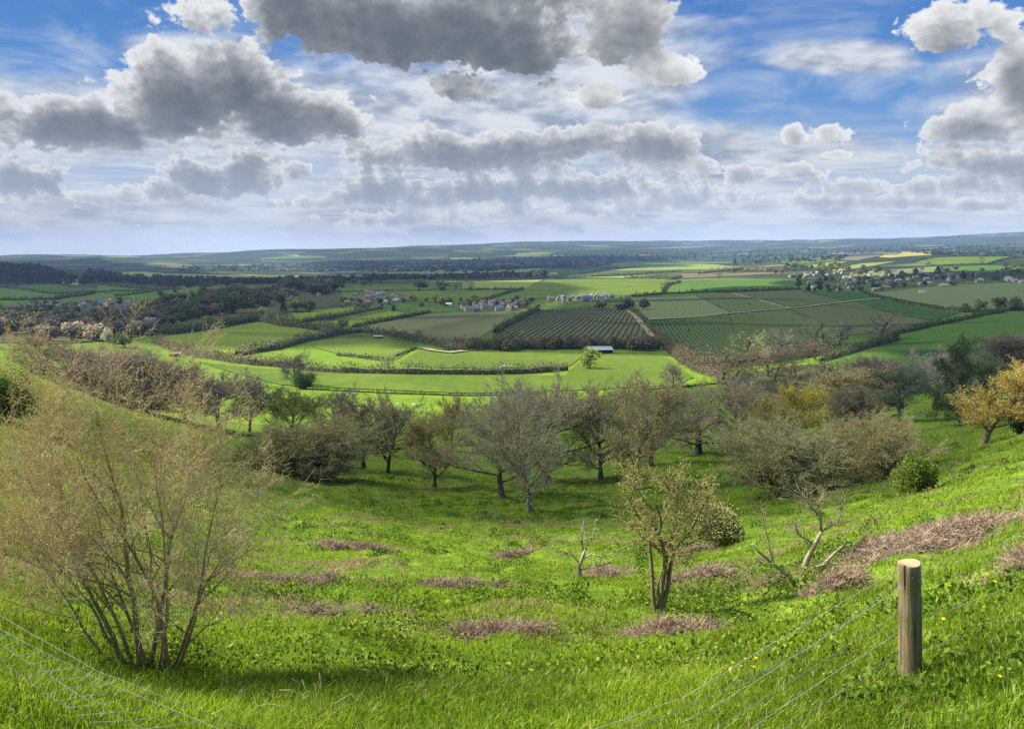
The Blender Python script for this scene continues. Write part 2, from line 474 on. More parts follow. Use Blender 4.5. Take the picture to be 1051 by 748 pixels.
# ------------------------------------------------------------------ ground
def build_ground():
    d = np.concatenate([np.linspace(.4, 3.0, 8)[:-1], np.exp(np.linspace(math.log(3.0), math.log(120.0), 330))[:-1],
                        np.exp(np.linspace(math.log(120.0), math.log(15000.0), 420))])
    fine = np.arange(-46, 46.01, .14); coarse = np.concatenate([np.arange(49, 311, 4.0)])
    az = np.radians(np.concatenate([fine, coarse]))
    Dg, Ag = np.meshgrid(d, az, indexing='ij')
    X = Dg * np.sin(Ag); Y = Dg * np.cos(Ag)
    Z = height(X, Y)
    nd, na = X.shape
    V = np.stack([X, Y, Z], -1).reshape(-1, 3)
    i = np.arange(nd - 1)[:, None]; j = np.arange(na)[None, :]
    j2 = (j + 1) % na
    Fq = np.stack([i * na + j, i * na + j2, (i + 1) * na + j2, (i + 1) * na + j], -1).reshape(-1, 4)[:, ::-1]
    c = len(V); V = np.concatenate([V, [[0, 0, 0.0]]])
    jj = np.arange(na); tri = np.stack([np.full(na, c), jj, (jj + 1) % na], 1)[:, ::-1]
    m, nt = new_mat('hillside and vale')
    P = objpos(nt)
    xy = nt.node('ShaderNodeVectorMath', {0: P, 1: (1, 1, 0)}, operation='MULTIPLY').outputs[0]
    r = nt.node('ShaderNodeVectorMath', {0: xy}, operation='LENGTH').outputs['Value']
    n1 = nt.noise(P, 1.1, 6, .62); n2 = nt.noise(P, .16, 4, .6); n3 = nt.noise(P, 7.0, 5, .65); n4 = nt.noise(P, .045, 3, .5)
    lush = nt.mix(nt.rng(n1, .35, .68), (.08, .135, .012), (.15, .225, .018))
    lush = nt.mix(nt.rng(n3, .42, .72, 0, .8), lush, (.035, .07, .012))
    dry = nt.mix(nt.rng(n3, .3, .7), (.20, .15, .085), (.10, .085, .045))
    dm = nt.math('MULTIPLY', nt.rng(n2, .54, .66), nt.rng(n1, .45, .6))
    near = nt.mix(dm, lush, dry)
    # under the trees and scrub: rough dark grass
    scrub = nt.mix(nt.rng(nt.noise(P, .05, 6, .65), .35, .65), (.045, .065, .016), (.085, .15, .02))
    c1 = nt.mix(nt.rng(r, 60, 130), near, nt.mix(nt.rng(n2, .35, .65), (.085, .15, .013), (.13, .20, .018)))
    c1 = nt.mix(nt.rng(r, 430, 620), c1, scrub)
    # far vale: small fields
    st = nt.node('ShaderNodeMapping', {'Vector': P, 'Rotation': (0, 0, .4), 'Scale': (1 / 330., 1 / 230., 0)}).outputs[0]
    wob = nt.node('ShaderNodeTexNoise', {'Vector': P, 'Scale': .004, 'Detail': 2.0}).outputs['Color']
    st = nt.node('ShaderNodeVectorMath', {0: wob, 1: (.5, .5, 0), 2: st}, operation='MULTIPLY_ADD').outputs[0]
    vo = nt.node('ShaderNodeTexVoronoi', {'Vector': st, 'Scale': 1.0, 'Randomness': .8}, voronoi_dimensions='2D')
    ve = nt.node('ShaderNodeTexVoronoi', {'Vector': st, 'Scale': 1.0, 'Randomness': .8}, voronoi_dimensions='2D', feature='DISTANCE_TO_EDGE')
    rnd = nt.node('ShaderNodeSeparateColor', {'Color': vo.outputs['Color']}).outputs[0]
    patch = nt.ramp(rnd, [(0, (.022, .033, .014)), (.4, (.028, .042, .016)), (.52, (.06, .10, .02)), (.64, (.035, .06, .018)), (.78, (.13, .17, .04)), (.88, (.16, .13, .075)), (1, (.025, .036, .016))])
    nw = nt.noise(P, .0016, 4, .6)
    patch = nt.mix(nt.rng(nw, .38, .56, 0, .9), patch, (.020, .030, .015))  # dark far woods; distant shade from clouds is put into their colour too
    far = nt.mix(nt.rng(ve.outputs['Distance'], .04, .075, 1, 0), patch, (.025, .038, .014))
    col = nt.mix(nt.rng(r, 1500, 2300), c1, far)
    bp = nt.node('ShaderNodeBump', {'Height': nt.math('ADD', n1, n3), 'Strength': .8, 'Distance': .12})
    b = nt.node('ShaderNodeBsdfPrincipled', {'Base Color': col, 'Roughness': .95, 'Specular IOR Level': .05})
    nt.l.new(bp.outputs[0], b.inputs['Normal'])
    finish(m, nt, b.outputs[0])
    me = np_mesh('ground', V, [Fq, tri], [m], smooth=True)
    g = link('ground', me); tag(g, kind='structure'); return g
build_ground()

# ------------------------------------------------------------------ fields of the vale
FIELD_N = [0]
def drape(name, poly, mat, lift, cell=None):
    P = [hit(x, y) for x, y in poly]
    bm = bmesh.new()
    vs = [bm.verts.new((p.x, p.y, 0)) for p in P]
    bm.faces.new(vs)
    xs = [p.x for p in P]; ys = [p.y for p in P]
    dist = sum(p.length for p in P) / len(P)
    c = cell or max(4.0, dist * .012)
    for axis, lo, hi in ((0, min(xs), max(xs)), (1, min(ys), max(ys))):
        q = lo + c
        while q < hi:
            co = (q, 0, 0) if axis == 0 else (0, q, 0); no = (1, 0, 0) if axis == 0 else (0, 1, 0)
            bmesh.ops.bisect_plane(bm, geom=bm.verts[:] + bm.edges[:] + bm.faces[:], plane_co=co, plane_no=no)
            q += c
    bmesh.ops.triangulate(bm, faces=[f for f in bm.faces if len(f.verts) > 4])
    co = np.array([v.co[:] for v in bm.verts])
    z = height(co[:, 0], co[:, 1]) + lift
    for v, zz in zip(bm.verts, z): v.co.z = zz
    for f in bm.faces:
        f.normal_update()
        if f.normal.z < 0: f.normal_flip()
    o = link(name, bm_mesh(name, bm, [mat], True)); tag(o, kind='structure')
    return o

def field_mat(c1, c2, c3=None, scale=.03, mowing=0.0, ang=0.0, pitch=6.0):
    m, nt = new_mat('field crop')
    P = objpos(nt)
    n = nt.noise(P, scale, 5, .62); nf = nt.noise(P, .35, 4, .6)
    col = nt.mix(nt.rng(n, .33, .67), c1, c2)
    col = nt.mix(nt.rng(nf, .35, .75, 0, .7), col, c3 or c1)
    tus = nt.noise(P, 1.3, 6, .7); col = nt.mix(nt.rng(tus, .45, .7, 0, .55), col, c3 or c1)
    wear = nt.noise(P, .012, 5, .6); col = nt.mix(nt.rng(wear, .52, .7, 0, .6), col, c2)
    if mowing:
        mp = nt.node('ShaderNodeMapping', {'Vector': P, 'Rotation': (0, 0, -ang), 'Scale': (1 / pitch, 0, 0)}).outputs[0]
        wv = nt.node('ShaderNodeTexWave', {'Vector': mp, 'Scale': 1.0 / 2, 'Distortion': .6, 'Detail': 2.0, 'Detail Scale': .2})
        col = nt.mix(nt.math('MULTIPLY', wv.outputs['Fac'], mowing), col, c3 or c2)
    b = nt.node('ShaderNodeBsdfPrincipled', {'Base Color': col, 'Roughness': .95, 'Specular IOR Level': .05})
    return finish(m, nt, b.outputs[0])

LIME = field_mat((.125, .185, .02), (.18, .23, .028), (.10, .15, .02), .02, mowing=.25, ang=.7, pitch=12)
BRIGHT = field_mat((.074, .120, .013), (.115, .160, .018), (.052, .082, .014), .015, mowing=.18, ang=.3, pitch=14)
PASTURE = field_mat((.085, .13, .015), (.115, .16, .02), (.065, .10, .015), .015)
GREEN = field_mat((.055, .11, .016), (.07, .13, .02), (.045, .09, .014), .02, mowing=.2, ang=.5, pitch=14)
DARKG = field_mat((.03, .075, .014), (.04, .09, .018), (.035, .06, .016))
OLIVE = field_mat((.10, .125, .04), (.125, .15, .05), (.13, .115, .06), mowing=.35, ang=-.5, pitch=7)
VINE = field_mat((.085, .10, .032), (.105, .115, .04), (.11, .09, .045))
PALE = field_mat((.10, .14, .045), (.115, .16, .05), (.13, .15, .06), mowing=.4, ang=.25, pitch=9)
EARTH = field_mat((.12, .10, .06), (.15, .125, .075), (.09, .085, .05))
BROWNG = field_mat((.075, .09, .03), (.09, .10, .036), (.065, .08, .028))
YELLOW = field_mat((.25, .22, .06), (.30, .26, .06), (.2, .2, .05))
STRIP = field_mat((.15, .19, .04), (.19, .22, .055), (.11, .16, .03))
TRACK = field_mat((.22, .20, .12), (.27, .24, .15), (.16, .17, .08))

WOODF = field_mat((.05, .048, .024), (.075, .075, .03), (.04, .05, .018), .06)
FIELDS = [
 (LIME, [(163,347),(207,340),(267,331),(300,335.5),(338,342),(312,349.5),(271,358),(245,364),(198,357)]),
 (LIME, [(299,323),(350,316.5),(392,314),(390,319),(340,327),(310,330)]),
 (LIME, [(335,331),(400,319.5),(420,322),(362,335.5)]),
 (OLIVE, [(366,338),(440,322),(508,320.5),(535,322),(490,348),(471,351),(440,353),(396,342)]),
 (VINE, [(497,353),(512,342),(553,318.5),(607,315),(645,318.5),(671,347),(660,354),(560,354)]),
 (PALE, [(648,306),(714,303.5),(751,322),(680,327.5),(664,328)]),
 (DARKG, [(664,329.5),(680,329),(802,318.5),(845,333),(830,360),(740,374),(700,374)]),
 (DARKG, [(715,303.3),(752,301.7),(809,316.2),(752,321.5)]),
 (BROWNG, [(756,301.5),(820,298),(866,309.5),(812,315.2)]),
 (DARKG, [(822,298),(880,300.5),(902,306.3),(868,309.3)]),
 (DARKG, [(880,310.5),(906,307.5),(985,322),(955,329)]),
 (BROWNG, [(813,318),(879,311),(954,329.5),(920,339),(860,346),(847,333)]),
 (GREEN, [(850,376),(862,359),(918,342.5),(1026,321.5),(1110,316),(1110,400),(850,402)]),
 (PALE, [(890,301),(970,292.8),(1090,289),(1090,314),(1026,317),(992,319.5)]),
 (BRIGHT, [(402,299.5),(480,298),(536,297.5),(497,309.5),(440,310),(420,306)]),
 (BRIGHT, [(502,309),(561,287.5),(625,286.3),(686,286.8),(680,300),(648,303.3),(560,306)]),
 (STRIP, [(475,290),(510,288.5),(557,287.3),(538,296.5),(475,297)]),
 (GREEN, [(682,300.8),(699,290.5),(740,288.2),(818,287),(820,296),(755,299.3)]),
 (STRIP, [(577,285),(640,276),(690,272.5),(717,270.5),(762,274),(717,279.8),(680,282),(640,285.7)]),
 (EARTH, [(719,282.5),(785,279.5),(809,280.5),(690,286.2),(690,283)]),
 (YELLOW, [(902,264.3),(926,258.8),(956,258.5),(956,262),(914,265)]),
 (STRIP, [(850,276),(886,270.5),(920,268.5),(884,275),(854,279)]),
 (BRIGHT, [(938,269.5),(962,264.3),(1043,263.5),(1014,270.2),(962,272.3)]),
 (GREEN, [(968,274.3),(1014,272.5),(1050,274),(1030,280),(970,279)]),
 (PALE, [(860,287.5),(882,278.8),(962,273.5),(966,279),(900,283)]),
 (GREEN, [(-40,319.5),(73,319.5),(75,324.5),(19,327),(-40,327)]),
 (GREEN, [(-40,296),(0,295.5),(56,302.3),(54,307.5),(-40,308)]),
 (DARKG, [(9,294.5),(56,291.5),(94,299.3),(60,302)]),
 (STRIP, [(56,287),(80,286.8),(80,293),(60,290.5)]),
 (GREEN, [(101,292.5),(150,298),(118,302),(97,299)]),
 (GREEN, [(120,304.8),(180,297.5),(200,299),(190,310),(150,310)]),
 (STRIP, [(110,279),(170,281),(258,282.2),(312,283.4),(312,285.2),(258,285),(170,285.6),(120,284)]),
 (GREEN, [(267,265.5),(297,262.5),(335,263.5),(335,265),(267,267)]),
 (YELLOW, [(295,262.3),(304,261.8),(308,263.2),(297,263.4)]),
 (PASTURE, [(320,355.5),(350,347),(385,345.5),(427,357),(407,369),(350,364)]),
 (BRIGHT, [(410,372),(432,358.5),(470,361),(600,362.5),(585,376),(500,379),(430,377)]),
 (BRIGHT, [(204,372),(290,380),(350,380.5),(580,386),(602,363.5),(670,362),(690,370),(712,388),(690,396),(480,404),(324,397.5),(286,395)]),
 (BRIGHT, [(70,364),(86,353.5),(110,351),(150,356),(160,364),(120,372)]),
 (GREEN, [(600,272),(690,268),(760,270),(690,272.2),(640,274.5)]),
 (PALE, [(380,281),(440,277.5),(520,277),(560,275.5),(540,279.5),(450,281.5)]),
 (DARKG, [(500,284.5),(560,277),(620,274.5),(600,280),(560,284.5)]),
 (GREEN, [(790,268),(850,264.5),(862,267.5),(810,272)]),
 (STRIP, [(815,275),(850,269.5),(870,268.5),(845,274.5)]),
 (EARTH, [(855,267),(890,262.5),(905,263),(880,267.8)]),
]
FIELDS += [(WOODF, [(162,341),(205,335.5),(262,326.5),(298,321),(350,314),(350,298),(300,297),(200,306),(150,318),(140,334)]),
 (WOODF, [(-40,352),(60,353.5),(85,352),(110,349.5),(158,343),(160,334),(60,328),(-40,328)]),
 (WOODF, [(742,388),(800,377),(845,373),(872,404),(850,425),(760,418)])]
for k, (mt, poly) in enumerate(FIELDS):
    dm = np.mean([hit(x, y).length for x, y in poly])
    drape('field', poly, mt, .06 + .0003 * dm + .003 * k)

# pale farm tracks between the vineyards
def ribbon(name, pts, width, mat, lift):
    P = [hit(x, y) for x, y in pts]
    out = []
    for a, b in zip(P[:-1], P[1:]):
        n = max(2, int((b - a).length / 8))
        out += [a.lerp(b, i / n) for i in range(n)]
    out.append(P[-1])
    V = []; Fc = []
    for i, p in enumerate(out):
        t = out[min(i + 1, len(out) - 1)] - out[max(i - 1, 0)]; t.z = 0; t.normalize()
        nrm = Vector((-t.y, t.x, 0)) * width * .5 * random.Random(i).uniform(.75, 1.2)
        for s in (-1, 1):
            q = p + nrm * s; V.append((q.x, q.y, float(height(q.x, q.y)) + lift))
    for i in range(len(out) - 1): Fc.append((2 * i, 2 * i + 1, 2 * i + 3, 2 * i + 2))
    o = link(name, np_mesh(name, V, np.array(Fc), [mat])); tag(o, kind='structure')
    return o
for pts, w in (([(752,301.5),(780,308.5),(811,316.8)], 7), ([(664,328.8),(720,325.3),(802,317.4),(870,310),(906,306.5)], 6),
               ([(645,319),(658,331),(672,347)], 7), ([(432,357.5),(445,361),(462,363),(478,361)], 5)):
    ribbon('track', pts, w, TRACK, 1.0)

# rows of vines on wires: countless low rows, one object per vineyard
M_VINE = mat_plain('vine rows', (.05, .085, .02), (.085, .10, .04), 20, coord='World')
M_VINE2 = mat_plain('vine rows wide', (.105, .095, .05), (.075, .09, .032), 8, coord='World')
def inside(px, py, poly):
    c = False; n = len(poly); j = n - 1
    for i in range(n):
        xi, yi = poly[i]; xj, yj = poly[j]
        if (yi > py) != (yj > py) and px < (xj - xi) * (py - yi) / (yj - yi) + xi: c = not c
        j = i
    return c
def vine_rows(poly, pa, pb, spacing, h, w, mat):
    P = [hit(x, y) for x, y in poly]; poly2 = [(p.x, p.y) for p in P]
    a = hit(*pa); b = hit(*pb); t = (b - a); t.z = 0; t.normalize(); n = Vector((-t.y, t.x, 0))
    us = [p.x * t.x + p.y * t.y for p in P]; vs = [p.x * n.x + p.y * n.y for p in P]
    step = 7.0
    U = np.arange(min(us), max(us), step); Vv = np.arange(min(vs), max(vs), spacing)
    verts = []; faces = []
    R = np.random.default_rng(5)
    for v in Vv:
        prev = None
        for u in U:
            x = u * t.x + v * n.x; y = u * t.y + v * n.y
            if not inside(x, y, poly2) or R.random() < .004: prev = None; continue
            z = float(height(x, y)) + .6; hh = h * R.uniform(.7, 1.25)
            b0 = len(verts)
            verts += [(x - n.x * w, y - n.y * w, z - .6), (x, y, z + hh), (x + n.x * w, y + n.y * w, z - .6)]
            if prev is not None:
                faces += [(prev, b0, b0 + 1, prev + 1), (prev + 1, b0 + 1, b0 + 2, prev + 2)]
            prev = b0
    o = link('vine_rows', np_mesh('vine_rows', verts, np.array(faces), [mat]))
    tag(o, 'dark parallel rows of vines covering the field', 'vines', kind='stuff'); return o
v1 = vine_rows(FIELDS[6][1], (700,335), (735,368), 3.3, .9, .45, M_VINE); v1['label'] = 'close dark green rows of vines striping the shaded field above the brown thicket'
v2 = vine_rows(FIELDS[4][1], (560,345), (607,316), 4.4, .7, .7, M_VINE2); v2['label'] = 'wide brownish rows of vines on the olive field behind the open barn'
v3 = vine_rows(FIELDS[7][1], (735,305), (790,316), 3.6, .8, .45, M_VINE); v3['label'] = 'dark rows of vines in the small field left of the pale farm track'
# ------------------------------------------------------------------ light
SUN_AZ, SUN_EL = RAD(-76), RAD(47)
SUND = Vector((math.sin(SUN_AZ) * math.cos(SUN_EL), math.cos(SUN_AZ) * math.cos(SUN_EL), math.sin(SUN_EL)))
EXPO = 1.4
w = bpy.data.worlds.new('World'); SC.world = w; w.use_nodes = True
wt = w.node_tree
bg = wt.nodes['Background']
sk = wt.nodes.new('ShaderNodeTexSky'); sk.sky_type = 'NISHITA'; sk.sun_disc = False
sk.sun_elevation = SUN_EL; sk.sun_rotation = SUN_AZ % (2 * math.pi)
wt.links.new(sk.outputs[0], bg.inputs[0]); bg.inputs[1].default_value = .1
ld = bpy.data.lights.new('sun', 'SUN'); ld.energy = 4.8; ld.angle = RAD(.53); ld.color = (1, .94, .82)
lo = bpy.data.objects.new('sun', ld); COL.objects.link(lo)
lo.rotation_euler = (-SUND).to_track_quat('-Z', 'Y').to_euler()
lo.location = SUND * 400

# ------------------------------------------------------------------ sky backdrop with the cumulus
def srgb(r, g, b):
    f = lambda c: (c / 255 / 12.92) if c <= 10.3 else ((c / 255 + .055) / 1.055) ** 2.4
    return tuple(f(c) / 2 ** EXPO for c in (r, g, b))

# cumulus: (x, y, half width, half height above, half height below, grey tone)
CLOUDS = [
 (430,20,235,60,48,.95),(300,0,110,50,40,.95),(515,50,105,46,34,.9),(478,86,46,20,22,.85),(640,20,55,46,44,.45),
 (185,100,105,60,50,.95),(245,85,60,50,40,.9),(60,125,95,36,30,.95),(290,120,90,45,28,.95),(355,125,32,24,16,.7),(110,130,80,35,25,.95),
 (20,186,48,26,20,.9),(200,185,42,30,22,.95),(252,182,36,32,22,1.0),(300,175,30,10,10,.6),(105,203,50,12,9,.4),(170,195,40,14,10,.5),
 (470,160,125,32,20,.95),(590,148,105,28,22,.75),(665,152,70,30,20,.6),(390,198,55,26,16,.95),(500,197,90,20,16,.95),(600,194,120,22,14,.85),
 (700,206,80,14,8,.4),(420,225,90,10,7,.4),(690,72,52,26,22,.3),(612,98,52,18,14,.35),
 (985,28,66,45,36,.55),(1040,72,48,42,30,.45),(1000,132,66,24,16,.5),(1020,168,96,22,14,.6),(970,190,90,13,9,.55),(1060,190,70,20,12,.5),
 (814,140,15,17,12,.3),(854,136,27,15,9,.3),(765,178,42,13,9,.45),(715,173,30,12,9,.4),(820,179,40,10,7,.35),
 (880,192,50,13,8,.5),(856,160,18,5,4,.2),(1100,110,90,70,50,.6),(-70,120,90,50,34,.9),(-60,190,60,30,20,.7),
 (850,206,50,7,6,.4),(930,208,70,8,6,.4),(520,215,70,8,6,.45),(640,215,80,8,6,.4),(1010,210,60,6,6,.4),(330,208,40,8,6,.4),
 (560,-60,320,70,50,.9),(130,-70,160,60,30,.7),(1000,-90,160,60,50,.6),
]
def build_sky():
    Rd = 60000.0
    azs = np.radians(np.arange(-56, 56.01, .3)); els = np.radians(np.arange(-2.0, 30.01, .2))
    A, E = np.meshgrid(azs, els, indexing='ij')
    D = np.stack([np.sin(A) * np.cos(E), np.cos(A) * np.cos(E), np.sin(E)], -1)
    na, ne = A.shape
    # where each patch of the backdrop shows in the photograph's layout
    def lay(A, E):
        d = np.stack([np.sin(A) * np.cos(E), np.cos(A) * np.cos(E), np.sin(E)], -1)
        dep = d[..., 1] * cth - d[..., 2] * sth; upc = d[..., 1] * sth + d[..., 2] * cth
        x = CX + F * d[..., 0] / dep; y = CY - F * upc / dep
        acc = np.full(A.shape, 0.0); tw = np.full(A.shape, 1e-9); tn = np.zeros(A.shape)
        for cx, cy, rx, ru, rd, tone in CLOUDS:
            dy = y - cy
            q = np.sqrt(((x - cx) / rx) ** 2 + (dy / np.where(dy < 0, ru, rd)) ** 2)
            g = np.clip(1 - q, -1.4, 1) * min(1.0, .55 + ru / 90.0)
            e = np.exp(7 * g)
            acc += e; tw += e; tn += e * tone
        return np.log(acc + 1e-6) / 7, tn / tw
    c0, tone = lay(A, E)
    # soft middle-level cloud sheets that fill much of the sky between the heaps
    SHEETS = [(230,130,330,60),(80,215,260,30),(480,120,260,120),(620,60,130,90),(560,215,360,34),(930,212,220,30),(1030,120,90,90),(760,160,170,40),(860,60,90,20),(200,50,90,18),(-40,150,120,80)]
    d_ = np.stack([np.sin(A) * np.cos(E), np.cos(A) * np.cos(E), np.sin(E)], -1)
    dep = d_[..., 1] * cth - d_[..., 2] * sth
    px = CX + F * d_[..., 0] / dep; py = CY - F * (d_[..., 1] * sth + d_[..., 2] * cth) / dep
    veil = np.zeros(A.shape)
    for cx, cy, rx, ry in SHEETS: veil = np.maximum(veil, np.exp(-((px - cx) / rx) ** 2 - ((py - cy) / ry) ** 2))
    off = (-.35, 1.0); nn = math.hypot(*off)
    kk = .32 + .68 * sstep(RAD(2), RAD(9), E)
    cs = [lay(A + RAD(k) * kk * off[0] / nn, E + RAD(k) * kk * off[1] / nn)[0] for k in (.9, 2.2)]
    m, nt = new_mat('spring sky with cumulus')
    pos = nt.node('ShaderNodeTexCoord').outputs['Object']
    dirn = nt.node('ShaderNodeVectorMath', {0: pos}, operation='NORMALIZE').outputs[0]
    sp = nt.node('ShaderNodeSeparateXYZ', {0: dirn})
    az = nt.math('ARCTAN2', sp.outputs[0], sp.outputs[1]); el = nt.math('ARCSINE', sp.outputs[2])
    uv = nt.node('ShaderNodeCombineXYZ', {0: az, 1: nt.math('MULTIPLY', el, 1.35), 2: 0.0}).outputs[0]
    # density of the cumulus at a point of the sky
    gt = bpy.data.node_groups.new('cumulus density', 'ShaderNodeTree')
    gt.interface.new_socket('Vector', in_out='INPUT', socket_type='NodeSocketVector')
    gt.interface.new_socket('Cover', in_out='INPUT', socket_type='NodeSocketFloat')
    gt.interface.new_socket('Density', in_out='OUTPUT', socket_type='NodeSocketFloat')
    g = NT(gt); gi = g.node('NodeGroupInput'); go = g.node('NodeGroupOutput')
    v = gi.outputs[0]
    warp = g.node('ShaderNodeTexNoise', {'Vector': v, 'Scale': 14.0, 'Detail': 3.0}).outputs['Color']
    wv = g.node('ShaderNodeVectorMath', {0: warp, 1: (.5, .5, .5)}, operation='SUBTRACT').outputs[0]
    v2 = g.node('ShaderNodeVectorMath', {0: wv, 1: (.035, .03, 0), 2: v}, operation='MULTIPLY_ADD').outputs[0]
    f1a = g.noise(v2, 11.0, 9, .56); f1b = g.noise(v2, 25.0, 8, .56)
    sv = g.node('ShaderNodeSeparateXYZ', {0: v}); lo_ = g.rng(sv.outputs[1], RAD(3) * 1.35, RAD(9) * 1.35, 1, 0)
    f1 = g.node('ShaderNodeMix', {0: lo_, 2: f1a, 3: f1b}).outputs[0]
    vo = g.node('ShaderNodeTexVoronoi', {'Vector': v2, 'Scale': 26.0, 'Detail': 4.0, 'Roughness': .55, 'Lacunarity': 2.1, 'Smoothness': .7}, feature='SMOOTH_F1').outputs['Distance']
    vo2 = g.node('ShaderNodeTexVoronoi', {'Vector': v2, 'Scale': 62.0, 'Detail': 3.0, 'Roughness': .55, 'Lacunarity': 2.1, 'Smoothness': .6}, feature='SMOOTH_F1').outputs['Distance']
    vm = g.node('ShaderNodeMix', {0: g.math('MULTIPLY_ADD', lo_, .6, .25), 2: vo, 3: vo2}).outputs[0]
    puff = g.math('SUBTRACT', .42, vm)
    d = g.math('MULTIPLY_ADD', g.math('SUBTRACT', f1, .5), 1.7, g.math('ADD', gi.outputs[1], .27))
    d = g.math('MULTIPLY_ADD', puff, .72, g.math('MULTIPLY_ADD', lo_, .10, d))
    g.l.new(d, go.inputs[0])
    kf = nt.rng(el, RAD(2), RAD(9), .32, 1.0); kv = nt.node('ShaderNodeCombineXYZ', {0: kf, 1: kf, 2: 0.0}).outputs[0]
    def dens(vec, attr):
        n = nt.n.new('ShaderNodeGroup'); n.node_tree = gt
        nt.l.new(vec, n.inputs[0]); a = nt.node('ShaderNodeAttribute', attribute_name=attr)
        nt.l.new(a.outputs['Fac'], n.inputs[1]); return n.outputs[0]
    def shifted(k):
        return nt.node('ShaderNodeVectorMath', {0: kv, 1: (RAD(k) * off[0] / nn, RAD(k) * off[1] / nn * 1.35, 0), 2: uv}, operation='MULTIPLY_ADD').outputs[0]
    D0 = dens(uv, 'cover'); D1 = dens(shifted(.9), 'cover_a'); D2 = dens(shifted(2.2), 'cover_b')
    tn = nt.node('ShaderNodeAttribute', attribute_name='tone').outputs['Fac']
    alpha = nt.rng(D0, -.04, .11)
    # blue air, paler towards the horizon
    blue = nt.ramp(nt.rng(el, RAD(-.5), RAD(19), 0, 1, False),
                   [(0, srgb(272, 275, 277)), (.10, srgb(238, 244, 249)), (.28, srgb(150, 184, 224)), (.55, srgb(96, 148, 212)), (1, srgb(58, 112, 190))])
    # thin high veils
    rot = nt.node('ShaderNodeMapping', {'Vector': uv, 'Rotation': (0, 0, RAD(34)), 'Scale': (3.0, 7, 1)}).outputs[0]
    ci = nt.noise(rot, 2.2, 7, .62, dist=.6)
    ci2 = nt.noise(uv, 3.0, 4, .55)
    cirrus = nt.math('MULTIPLY', nt.rng(ci, .40, .78), nt.rng(ci2, .38, .62, .1, 1))
    sky = nt.mix(nt.math('MULTIPLY', cirrus, .72), blue, srgb(222, 230, 240))
    ve = nt.node('ShaderNodeAttribute', attribute_name='veil').outputs['Fac']
    vs_ = nt.node('ShaderNodeMapping', {'Vector': uv, 'Scale': (5.5, 11, 1)}).outputs[0]
    vn = nt.noise(vs_, 1.5, 8, .58, dist=.35); vg = nt.noise(vs_, 2.6, 5, .55)
    va = nt.rng(nt.math('MULTIPLY_ADD', vn, 1.5, nt.math('SUBTRACT', ve, 1.12)), -.12, .5)
    vcol = nt.mix(nt.rng(vg, .38, .66), srgb(232, 236, 241), srgb(158, 170, 187))
    sky = nt.mix(nt.math('MULTIPLY', va, .92), sky, vcol)
    # distant layered haze cloud near the horizon
    st = nt.node('ShaderNodeMapping', {'Vector': uv, 'Scale': (5, 42, 1)}).outputs[0]
    sn = nt.noise(st, 1.3, 6, .6)
    low = nt.math('MULTIPLY', nt.rng(sn, .38, .66), nt.math('MULTIPLY', nt.rng(el, RAD(.3), RAD(1.6)), nt.rng(el, RAD(4.5), RAD(9), 1, 0)))
    sky = nt.mix(nt.math('MULTIPLY', low, .75), sky, nt.mix(nt.rng(nt.noise(st, 3.1, 5, .6), .4, .65), srgb(226, 230, 234), srgb(176, 188, 206)))
    # light that reaches this bit of cloud from above
    pos1 = nt.math('MAXIMUM', D0, 0.0); p1 = nt.math('MAXIMUM', D1, 0.0); p2 = nt.math('MAXIMUM', D2, 0.0)
    depth = nt.math('ADD', nt.math('MULTIPLY', p1, 1.5), nt.math('MULTIPLY', p2, nt.rng(el, RAD(7), RAD(11.5), .04, 1.1)))
    depth = nt.math('ADD', depth, nt.math('MULTIPLY', pos1, nt.rng(el, RAD(6), RAD(11), 1.7, .7)))
    lit = nt.math('EXPONENT', nt.math('MULTIPLY', depth, nt.math('MULTIPLY_ADD', tn, -1.95, -.12)))
    fine = nt.noise(uv, 34, 6, .6)
    lit = nt.math('ADD', lit, nt.math('MULTIPLY', nt.math('SUBTRACT', fine, .5), .22), clamp=True)
    dark = nt.mix(nt.rng(el, RAD(1), RAD(10)), srgb(158, 172, 192), srgb(104, 112, 122))
    ccol = nt.ramp(lit, [(0, (0, 0, 0)), (1, (1, 1, 1))])
    ccol = nt.mix(lit, dark, srgb(250, 251, 252))
    mid = nt.mix(nt.rng(lit, .25, .75), ccol, ccol)
    out = nt.mix(alpha, sky, mid)
    air = nt.math('MULTIPLY', nt.rng(el, RAD(-.5), RAD(7), 1, 0, False), .30)
    out = nt.mix(air, out, srgb(222, 230, 238))
    em = nt.node('ShaderNodeEmission', {'Color': out, 'Strength': 1.0})
    finish(m, nt, em.outputs[0])
    m.cycles.emission_sampling = 'NONE'
    i = np.arange(na - 1)[:, None]; j = np.arange(ne - 1)[None, :]
    Fq = np.stack([i * ne + j, (i + 1) * ne + j, (i + 1) * ne + j + 1, i * ne + j + 1], -1).reshape(-1, 4)[:, ::-1]
    me = np_mesh('sky', (D * Rd).reshape(-1, 3), Fq, [m], attrs={'cover': c0.ravel(), 'cover_a': cs[0].ravel(), 'cover_b': cs[1].ravel(), 'tone': tone.ravel(), 'veil': veil.ravel()}, smooth=True)
    o = link('sky', me); tag(o, kind='structure')
build_sky()

